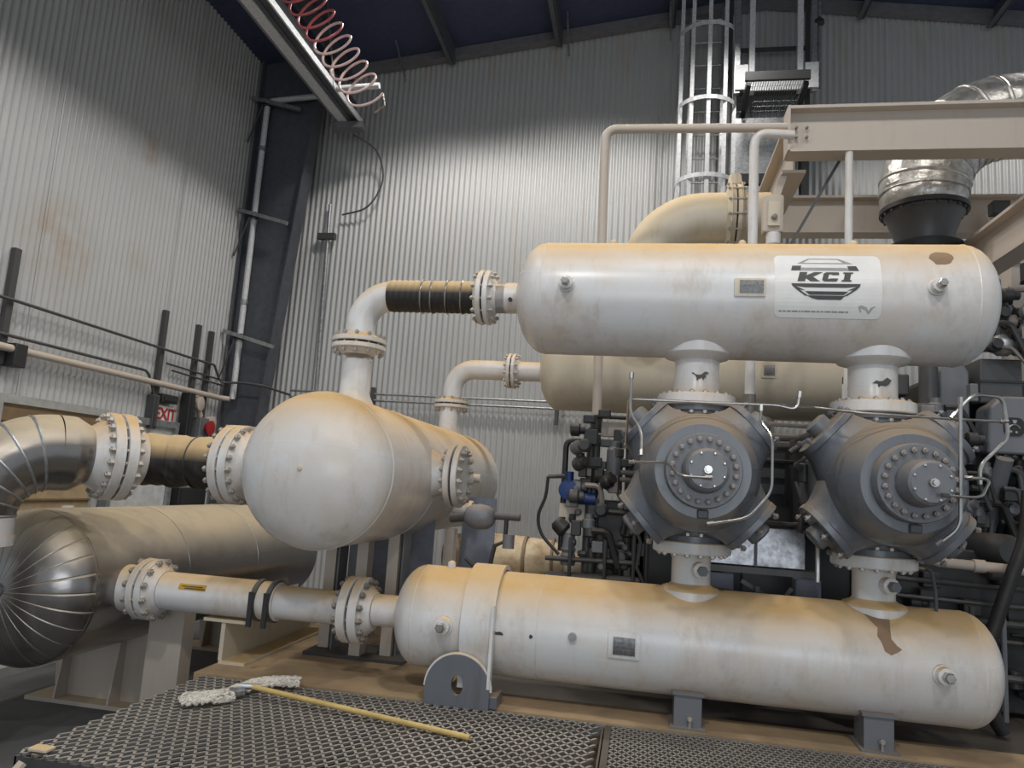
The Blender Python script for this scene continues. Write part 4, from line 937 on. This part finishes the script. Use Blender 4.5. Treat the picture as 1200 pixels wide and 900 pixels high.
# ------------------------------------------------------------------ COMPRESSOR CYLINDERS
def cylinder(cx, label, right):
    Z = 1.725; c = thing('compressor_cylinder', (cx, 4.0, 1.36), label, 'compressor cylinder', 'grey compressor cylinders between the bottles')
    prof = [(3.385, .0), (3.385, .165), (3.40, .172), (3.44, .174), (3.44, .215), (3.455, .225), (3.50, .245), (3.57, .275), (3.64, .287), (3.9, .292), (4.2, .287), (4.3, .25), (4.34, .22), (4.9, .21), (4.9, 0)]
    MB().lathe([(p[0] - 3.3, p[1]) for p in prof], (cx, 3.3, Z), (0, 1, 0), 64).build('body', 'grey', c)
    hd = MB().lathe([(0, .168), (.02, .17), (.03, .166), (.03, .11), (.028, 0)], (cx, 3.40, Z), (0, -1, 0), 48).build('head_cover', 'grey_mid', c)
    bolts(hd, (cx, 3.365, Z), (0, -1, 0), .140, 20, .045, .014, 'boltdark', headonly=True)
    bo = MB().lathe([(0, .105), (.03, .10), (.11, .096), (.135, .092), (.145, .08), (.145, 0)], (cx + .005, 3.38, Z), (0, -1, 0), 40).build('head_boss', 'grey_mid', c)
    bolts(bo, (cx + .005, 3.232, Z), (0, -1, 0), .075, 8, .01, .006, 'steel', headonly=True)
    MB().lathe([(0, .018), (.025, .018), (.025, .012), (.045, .012), (.045, 0)], (cx + .005, 3.238, Z), (0, -1, 0), 8).build('centre_plug', 'steel', bo)
    # top and bottom necks
    for q, z1 in ((1, 2.083), (-1, 1.377)):
        L = abs(z1 - Z)
        MB().lathe([(.18, .20), (L - .12, .175), (L - .07, .165), (L - .035, .172), (L - .03, .182), (L, .182), (L, 0)], (cx, 4.0, Z), (0, 0, q), 40).build('neck', 'grey', c)
    # diagonal valve ports
    for a in (42, 138, 222, 318):
        a = math.radians(a); d = Vector((math.cos(a), 0, math.sin(a))); t = Vector((-math.sin(a), 0, math.cos(a))); up = math.sin(a) > 0
        base = Vector((cx, 3.83, Z))
        MB().lathe([(.10, .24), (.22, .205), (.28, .175), (.32, .158), (.345, .155), (.345, 0)], base, d, 32).build('valve_port', 'grey', c)
        poly = rrect(-.155, -.15, .155, .15, .12, 6)
        p = MB().prism(poly, base + d * .345, t, (0, 1, 0), d * .035).build('valve_cover', 'grey', c, bevel=.004)
        if not up:
            for sx, sy in ((-.11, -.1), (.11, -.1), (0, -.11), (-.11, .1), (.11, .1)): bolt(p, base + d * .39 + t * sx + Vector((0, sy, 0)), d, .05, .016, 'boltdark', headonly=True)
        else:
            for sx, sy in ((-.11, -.1), (.11, -.1), (.11, .1), (-.11, .1)): bolt(p, base + d * .39 + t * sx + Vector((0, sy, 0)), d, .05, .015, 'grey_mid', headonly=True)
        MB().lathe([(0, .06), (.05, .06), (.06, .045), (.06, 0)], base + d * .38, d, 20).build('cover_cap', 'grey_mid', c)
    # side water jacket lids and small lifting pad
    for q in (-1, 1): MB().box((cx + q * .28 - .02, 3.9, Z - .12), (cx + q * .28 + .02, 4.3, Z + .12)).build('side_lid', 'grey_mid', c, bevel=.01, sharp=0)
    MB().box((cx - .02, 3.42, Z - .215), (cx + .03, 3.47, Z - .175)).build('drip_boss', 'oily_grey', c, bevel=.006, sharp=0)
    MB().box((cx - .24, 4.3, Z - .32), (cx + .24, 4.9, Z + .30)).build('distance_piece', 'oily_grey', c, bevel=.03, sharp=0)
    return c
cylinder(.28, 'left grey compressor cylinder with a ring of bolts around its round head', False)
cylinder(1.17, 'right grey compressor cylinder with a protruding round head boss', True)
def tubing(pts, label, r=.0065, fit=True, mat='steel'):
    c = thing('tubing_line', Vector(pts[0]), label, 'tube')
    MB().pipe(pts, r, .045, 8).build('tube', mat, c)
    if fit:
        for p, q in ((pts[0], pts[1]), (pts[-1], pts[-2])):
            p, q = Vector(p), Vector(q); d = (q - p).normalized()
            MB().lathe([(0, .011), (.03, .011)], p, d, 6).build('fitting', 'steel', c)
yt = 3.50
tubing([(-.08, 3.75, 1.83), (-.07, 3.56, 2.02), (-.07, yt, 2.05), (.62, yt, 2.05), (.70, yt, 2.03), (.71, 3.5, 2.12)], 'steel tube crossing above the left cylinder head')
tubing([(-.06, 3.50, 2.18), (-.06, 3.5, 1.98), (-.0, 3.5, 1.9), (.0, 3.45, 1.78)], 'short steel tube dropping at the upper left of the left cylinder', .007)
tubing([(-.05, 3.40, 1.745), (.12, 3.3, 1.75), (.16, 3.20, 1.69), (.30, 3.20, 1.69)], 'thin bent steel tube reaching the centre of the left cylinder head')
tubing([(.54, yt, 2.05), (.54, yt, 1.97), (.58, 3.42, 1.9), (.57, 3.36, 1.65), (.47, 3.34, 1.53), (.30, 3.36, 1.49)], 'curved steel tube hugging the right side of the left cylinder head')
tubing([(.62, yt, 2.05), (.80, 3.6, 2.06), (.98, 3.5, 2.03), (1.45, yt, 2.02), (1.58, yt, 2.02)], 'long steel tube crossing above the right cylinder head')
tubing([(1.33, 3.35, 2.10), (1.32, 3.35, 1.55), (1.24, 3.38, 1.47)], 'upright steel tube passing in front of the right cylinder head', .0085)
tubing([(1.33, 3.45, 2.02), (1.42, 3.45, 2.13), (1.56, 3.5, 2.13), (1.58, 3.5, 1.95), (1.46, 3.5, 1.82), (1.46, 3.5, 1.74)], 'angular steel tube loop at the upper right of the right cylinder', .0085)
tubing([(1.19, 3.19, 1.675), (1.36, 3.25, 1.675), (1.44, 3.35, 1.76), (1.36, 3.4, 1.76)], 'steel tube returning in front of the right cylinder head centre')
tubing([(.40, 4.3, 1.49), (.85, 4.3, 1.49), (.93, 4.3, 1.5), (.93, 4.3, 1.58)], 'dark steel tube between the two cylinders above the bare steel guard', .012, mat='oily_grey')
tubing([(1.36, 3.95, 1.34), (1.42, 3.95, 1.33), (1.44, 3.95, 1.22), (1.44, 3.95, 1.05)], 'bent tube beside the neck below the right cylinder', .009, mat='oily_grey')

# ------------------------------------------------------------------ compressor frame and middle
c = thing('crankcase_unit', (.8, 5.3, .5), 'dark oily compressor crankcase behind the two grey cylinders', 'machine')
MB().box((-.05, 4.9, .5), (1.75, 5.6, 2.0)).build('crankcase', 'oily', c, bevel=.03, sharp=0)
MB().box((.0, 4.95, 2.0), (1.7, 5.55, 2.05)).build('top_cover', 'oily_grey', c, bevel=.01, sharp=0)
for i in range(3): MB().box((.62, 4.86, 1.86 - i * .1), (.9, 4.90, 1.92 - i * .1)).build('rib', 'oily_grey', c, sharp=0)
for i, x in enumerate((.05, .65, 1.3)): MB().box((x, 4.87, 1.0), (x + .35, 4.9, 1.35)).build('inspection_lid', 'oily_grey', c, bevel=.01, sharp=0)
c = thing('bare_steel_guard', (.72, 4.45, 1.2), 'shiny scuffed steel guard plate between the lower halves of the cylinders', 'guard')
MB().box((.40, 4.40, 1.24), (.93, 4.43, 1.46)).build('plate', 'shinysteel', c, sharp=0, bevel=.004); MB().box((.38, 4.37, 1.20), (.98, 4.45, 1.235)).build('ledge', 'oily_grey', c, sharp=0)
MB().box((.655, 4.385, 1.24), (.67, 4.40, 1.46)).build('seam', 'oily_grey', c, sharp=0)
c = thing('breather', (.96, 4.3, 1.3), 'small round bright breather on a stem between the cylinders', 'breather')
MB().lathe([(0, .03), (.02, .04), (.045, .036), (.06, 0)], (.95, 4.2, 1.42), (0, 0, 1), 16).build('cap', 'steel', c); MB().cyl((.95, 4.2, 1.2), (.95, 4.2, 1.42), .013, 10).build('stem', 'steel', c)
random.seed(21)
c = thing('cable_brackets', (.7, 4.4, 1.0), 'dark crossed brackets and links below the bare steel guard', 'bracket')
for p, q in (((.58, 4.35, 1.16), (.85, 4.35, 1.02)), ((.66, 4.3, 1.14), (.66, 4.3, .98)), ((.85, 4.35, 1.14), (.74, 4.35, 1.0)), ((.80, 4.3, 1.04), (1.0, 4.3, .95)), ((.4, 4.4, 1.1), (.62, 4.4, 1.08))):
    MB().bar(p, q, .022, .022).build('link', 'oily_grey', c, sharp=0)
for x in (.42, .9): tag(MB().box((x, 4.5, .47), (x + .14, 4.6, 1.18)).build('blue_box', 'panelblue', bevel=.006, sharp=0), ('left' if x < .6 else 'right') + ' of two dark blue boxes half hidden below the bare steel guard', 'box')
# pipes stacked between cylinder tops
for i, z in enumerate((2.10, 2.03, 1.96, 1.88)):
    tag(MB().cyl((.55, 4.6 + .02 * i, z - .02), (1.0, 4.6 + .02 * i, z - .03), .014, 10).build('header_tube', 'beige' if i < 2 else 'oily_grey'), ('topmost', 'second', 'third', 'lowest')[i] + ' of the four stacked thin pipes between the two cylinders', 'tube', 'stacked thin pipes between the cylinders')
c = thing('valve_cluster', (.95, 4.2, 1.8), 'dark little valve cluster left of the right cylinder', 'valve')
for p, q, r in (((.88, 4.2, 1.84), (.98, 4.15, 1.98), .02), ((.84, 4.2, 1.8), (.95, 4.1, 1.9), .028), ((.80, 4.2, 1.88), (.9, 4.2, 1.95), .016), ((.86, 4.1, 1.72), (.86, 4.1, 1.82), .03)):
    MB().cyl(p, q, r, 12, .004).build('valve_body', 'oily_grey', c)
MB().tube([(.86, 4.3, 1.72), (.88, 4.2, 1.6), (.86, 4.2, 1.45)], .016, 10).build('hose', 'oily_grey', c)

# ------------------------------------------------------------------ instrument skid at left of the cylinders
rack = c = thing('filter_rack', (-.2, 4.9, .5), 'dark oily filter rack with two grey canisters left of the left cylinder', 'filter')
for x, z1 in ((-.33, 2.02), (-.30, 1.98), (-.07, 1.9)): MB().cyl((x, 4.9, .9), (x, 4.9, z1), .03, 14).build('post', 'oily_grey', c)
for x in (-.17, .0): MB().lathe([(0, .03), (.02, .055), (.28, .055), (.30, .04), (.34, .04)], (x, 4.88, 1.60), (0, 0, 1), 20).build('canister', 'grey_mid', c)
MB().box((-.27, 4.86, 1.9), (.06, 4.95, 1.95)).build('manifold', 'oily_grey', c, bevel=.005, sharp=0); MB().box((-.27, 4.9, 1.97), (.05, 4.95, 2.07)).build('rear_manifold', 'beige', c, bevel=.005, sharp=0)
MB().pipe([(-.50, 4.9, 1.2), (-.50, 4.9, 1.93), (-.27, 4.9, 1.93)], .02, .05).build('loop_pipe', 'oily', c)
MB().pipe([(-.30, 4.88, 2.1), (-.05, 4.88, 2.1), (.02, 4.85, 1.95)], .014, .05).build('loop_pipe', 'oily', c)
for x, z in ((-.33, 1.78), (-.36, 1.66), (-.1, 1.8), (-.26, 2.12), (-.36, 2.08)): MB().box((x - .03, 4.83, z - .03), (x + .05, 4.9, z + .025)).build('fitting', 'oily', c, bevel=.008, sharp=0)
MB().box((-.27, 4.9, .95), (.05, 5.1, 1.55)).build('housing', 'oily', c, bevel=.01, sharp=0)
MB().box((-.52, 4.88, 1.42), (-.30, 4.95, 1.51)).build('box', 'cream', c, sharp=0)
for z in (1.05, 1.16): MB().cyl((-.58, 4.75, z), (.02, 4.75, z + .01), .028 if z < 1.1 else .016, 12).build('header', 'oily_grey', c)
for x in (-.42, -.2, -.02, .06): MB().cyl((x, 4.72, .95), (x, 4.72, 1.42 if x > -.1 else 1.3), .012, 8).build('riser', 'oily_grey', c)
MB().tube([(-.02, 4.7, 1.42), (.02, 4.7, 1.3), (-.0, 4.7, 1.15), (.05, 4.7, 1.05)], .012, 8).build('hose', 'oily_grey', c)
random.seed(31)
for i in range(16):
    x = random.uniform(-.5, .08); z = random.uniform(1.0, 1.5); y = random.uniform(4.72, 4.9)
    MB().lathe([(0, .016), (.02, .024), (.05, .024), (.06, .014)], (x, y, z), random.choice(((1, 0, 0), (0, 0, 1), (0, -1, 0))), 8).build('fitting', random.choice(('oily_grey', 'grey_mid', 'oily')), c)
c = thing('blue_valve', (-.47, 4.85, 1.3), 'blue valve with a hanging cable in front of the back wall', 'valve')
MB().lathe([(-.03, .04), (-.025, .065), (.025, .065), (.03, .04)], (-.46, 4.82, 1.60), (0, 1, 0), 20).build('body', 'blue', c)
MB().cyl((-.46, 4.82, 1.64), (-.46, 4.82, 1.72), .03, 12).build('bonnet', 'blue', c); MB().cyl((-.60, 4.82, 1.68), (-.46, 4.82, 1.69), .014, 8).build('arm', 'oily_grey', c); MB().cyl((-.4, 4.83, 1.55), (-.28, 4.83, 1.55), .04, 12).build('side_body', 'blue', c)
MB().curve([(-.60, 4.82, 1.68), (-.61, 4.82, 1.55), (-.65, 4.82, 1.42), (-.62, 4.82, 1.30), (-.50, 4.82, 1.18)], .011, 8).build('cable', 'oily', c)
c = thing('regulator', (-.48, 4.8, 1.05), 'dark round regulator on a ribbed grey body below the blue valve', 'valve')
MB().lathe([(0, .04), (.02, .055), (.08, .05), (.1, .03)], (-.46, 4.8, 1.33), (-.6, 0, .5), 16).build('dome', 'oily', c); MB().lathe([(0, .045), (.02, .05), (.04, .04), (.06, .05), (.08, .04), (.10, .05), (.12, .04), (.2, .04)], (-.44, 4.8, 1.12), (0, 0, 1), 16).build('ribbed_body', 'grey_mid', c)

# ------------------------------------------------------------------ ENGINE AT RIGHT
en = thing('gas_engine', (2.3, 5.0, .5), 'dark grey gas engine at the right edge behind the bottles', 'engine')
MB().box((1.85, 5.2, 1.45), (3.4, 6.1, 2.5)).build('block', 'oily', en, bevel=.04, sharp=0)
MB().prism([(1.84, 2.02), (2.02, 2.02), (2.02, 2.5), (1.98, 2.57), (1.9, 2.57), (1.85, 2.5)], (0, 4.95, 0), (1, 0, 0), (0, 0, 1), (0, .2, 0)).build('rounded_cover', 'grey_mid', en, bevel=.012)
MB().box((2.06, 4.9, 2.30), (2.30, 5.15, 2.58)).build('coil_box', 'oily_grey', en, bevel=.01, sharp=0); MB().box((2.055, 4.89, 2.43), (2.305, 4.9, 2.445)).build('box_seam', 'oily', en, sharp=0)
ev = MB().prism([(2.04, 1.98), (2.6, 1.98), (2.6, 2.26), (2.5, 2.33), (2.13, 2.33), (2.06, 2.26)], (0, 4.78, 0), (1, 0, 0), (0, 0, 1), (0, .2, 0)).build('rocker_cover', 'grey_mid', en, bevel=.015)
MB().prism(rrect(2.13, 2.09, 2.24, 2.20, .035), (0, 4.772, 0), (1, 0, 0), (0, 0, 1), (0, .008, 0)).build('emblem', 'black', ev, label='black rounded maker emblem')
MB().prism([(2.18, 2.165), (2.195, 2.165), (2.2, 2.185), (2.175, 2.185)], (0, 4.768, 0), (1, 0, 0), (0, 0, 1), (0, .004, 0)).build('emblem_mark', 'galv', ev)
MB().arc((2.185, 4.770, 2.125), (1, 0, 0), (0, 0, 1), .032, .004, .3, PI - .3, 8, 6).build('emblem_mark', 'galv', ev)
for x, z in ((2.165, 2.115), (2.195, 2.112)): MB().cyl((x, 4.767, z), (x, 4.772, z), .007, 8).build('emblem_mark', 'galv', ev)
for i in range(8): bolt(ev, (2.09 + i * .05, 4.79, 1.965), (0, -1, 0), .03, .012, 'oily', headonly=True)
random.seed(42)
for i in range(5):
    MB().cyl((2.08 + i * .14, 5.1, 1.2), (2.12 + i * .14, 4.75, 1.95), .045, 14).build('pushrod_tube', random.choice(('oily', 'oily_grey', 'grey_mid')), en)
MB().lathe([(0, .09), (.3, .09), (.33, .07)], (2.02, 4.95, 1.42), (.2, -1, 0), 20).build('pump_housing', 'oily_grey', en)
MB().lathe([(0, .10), (.08, .11), (.1, .09), (.1, 0)], (1.86, 4.9, 1.62), (0, -1, 0), 24).build('pump_housing', 'grey_mid', en)
MB().pipe([(2.14, 4.92, 1.78), (2.26, 4.86, 1.73), (2.8, 4.85, 1.68)], .045, .1).build('coolant_pipe', 'blue', en, label='blue coolant pipe')
def cluster(n, xr, yr, zr, parent, mats=('oily', 'oily_grey', 'grey_mid', 'oily', 'boltdark')):
    for i in range(n):
        x, y, z = random.uniform(*xr), random.uniform(*yr), random.uniform(*zr); k = random.random(); m = random.choice(mats)
        if k < .4: MB().lathe([(0, .03), (.01, .045), (.06, .045), (.07, .03), (.1, .03), (.1, 0)], (x, y, z), random.choice(((1, 0, 0), (0, -1, 0), (0, 0, 1), (1, -1, .5))), 12).build('fitting', m, parent)
        elif k < .7: MB().box((x, y, z), (x + random.uniform(.04, .1), y + .06, z + random.uniform(.04, .12))).build('bracket', m, parent, bevel=.006, sharp=0)
        else: MB().pipe([(x, y, z), (x + random.uniform(.05, .15), y, z), (x + random.uniform(.1, .2), y, z - random.uniform(.1, .25))], random.uniform(.01, .022), .04, 8).build('pipe', m, parent)
im = thing('intake_manifold', (2.3, 4.9, 2.6), 'dark intake manifold with pipe fittings right of the upper bottle', 'manifold')
MB().pipe([(2.03, 4.9, 2.66), (2.2, 4.88, 2.67), (3.0, 4.9, 2.66)], .045, .08).build('manifold_pipe', 'grey_mid', im)
MB().lathe([(0, .05), (.03, .07), (.08, .07), (.11, .05)], (2.12, 4.86, 2.66), (1, 0, 0), 16).build('coupling', 'galv', im)
MB().prism([(2.05, 2.75), (2.2, 2.75), (2.22, 3.06), (2.15, 3.14), (2.08, 3.12), (2.05, 3.0)], (0, 4.95, 0), (1, 0, 0), (0, 0, 1), (0, .12, 0)).build('cover', 'oily', im, bevel=.01)
MB().lathe([(0, .07), (.05, .09), (.1, .06), (.1, 0)], (2.36, 4.9, 2.86), (0, -1, 0), 20).build('governor', 'grey_mid', im)
MB().box((2.13, 4.9, 2.72), (2.33, 5.05, 2.82)).build('base', 'oily_grey', im, bevel=.01, sharp=0)
cluster(56, (2.03, 2.45), (4.76, 4.95), (2.58, 3.08), im)
cluster(46, (-.48, .02), (4.74, 4.88), (1.0, 2.0), rack)
cluster(56, (1.7, 2.5), (4.70, 4.95), (1.42, 1.98), en)
cluster(12, (1.5, 1.95), (4.7, 4.9), (2.0, 2.3), en)
c = thing('coolant_riser', (1.78, 4.9, 1.9), 'grey flanged riser pipe behind the right cylinder', 'pipe')
MB().cyl((1.78, 4.95, 1.9), (1.78, 4.95, 2.6), .055, 18).build('pipe', 'oily_grey', c); MB().cyl((1.78, 4.95, 2.2), (1.78, 4.95, 2.235), .10, 20).build('flange', 'grey_mid', c); MB().cyl((1.78, 4.95, 2.245), (1.78, 4.95, 2.28), .10, 20).build('flange', 'grey_mid', c)
tag(MB().box((1.35, 5.1, 2.36), (1.72, 5.3, 2.5)).build('oil_box', 'oily_grey', bevel=.01, sharp=0), 'flat dark box under the right end of the upper bottle', 'box')
# lower right piping
c = thing('tan_drain_pipe', (1.9, 4.5, 1.3), 'tan horizontal pipe right of the right cylinder base', 'pipe')
MB().tube([(1.52, 4.55, 1.37), (1.66, 4.5, 1.335), (2.6, 4.5, 1.31)], .028, 14).build('pipe', 'beige', c); MB().cyl((1.83, 4.5, 1.33), (1.89, 4.5, 1.33), .036, 14).build('coupling', 'beige', c)
names = ('highest', 'second', 'third', 'fourth', 'lowest')
for i, z in enumerate((1.22, 1.12, 1.02, .92, .72)):
    tag(MB().pipe([(1.45, 4.65 + .03 * i, z), (1.9 + .1 * i, 4.65, z - .01), (2.8, 4.65, z - .02)], (.014, .012, .02, .014, .022)[i], .05, 8).build('header_pipe', 'oily_grey'), names[i] + ' of the dark horizontal pipes right of the lower bottle', 'pipe', 'dark header pipes at lower right')
for i, x in enumerate((1.66, 1.86, 2.02, 2.15)):
    tag(MB().cyl((x, 4.6, .5), (x, 4.6, 1.0 + .1 * (i % 3)), .015, 8).build('pipe_post', 'oily_grey' if i % 2 else 'grey_mid'), ('first', 'second', 'third', 'rightmost')[i] + ' from left of the short upright pipes behind the right end of the lower bottle', 'pipe', 'short upright pipes at lower right')
c = thing('lower_machinery', (2.1, 4.9, .5), 'dark oily lower machinery panel behind the header pipes at right', 'machine')
MB().box((1.45, 4.8, .5), (3.2, 5.1, 1.4)).build('casing', 'oily', c, bevel=.01, sharp=0); cluster(22, (1.5, 2.3), (4.66, 4.78), (.6, 1.35), c, ('oily', 'oily_grey'))
tag(MB().curve([(2.10, 4.45, 1.75), (2.04, 4.38, 1.50), (1.95, 4.35, 1.28), (1.87, 4.35, 1.04), (1.80, 4.35, .82), (1.86, 4.36, .58), (1.90, 4.36, .50)], .035, 14).build('rubber_hose', 'black'), 'thick black hose sloping down at the right edge beside the lower bottle', 'hose')
c = thing('rear_machinery', (.4, 6.6, .5), 'dark machinery mass behind the compressor and rear bottle', 'machine')
MB().box((.0, 6.6, .5), (3.4, 7.2, 1.9)).build('casing', 'oily', c, bevel=.03, sharp=0); MB().box((.3, 6.5, 1.0), (1.2, 6.6, 1.6)).build('door', 'oily_grey', c, sharp=0)
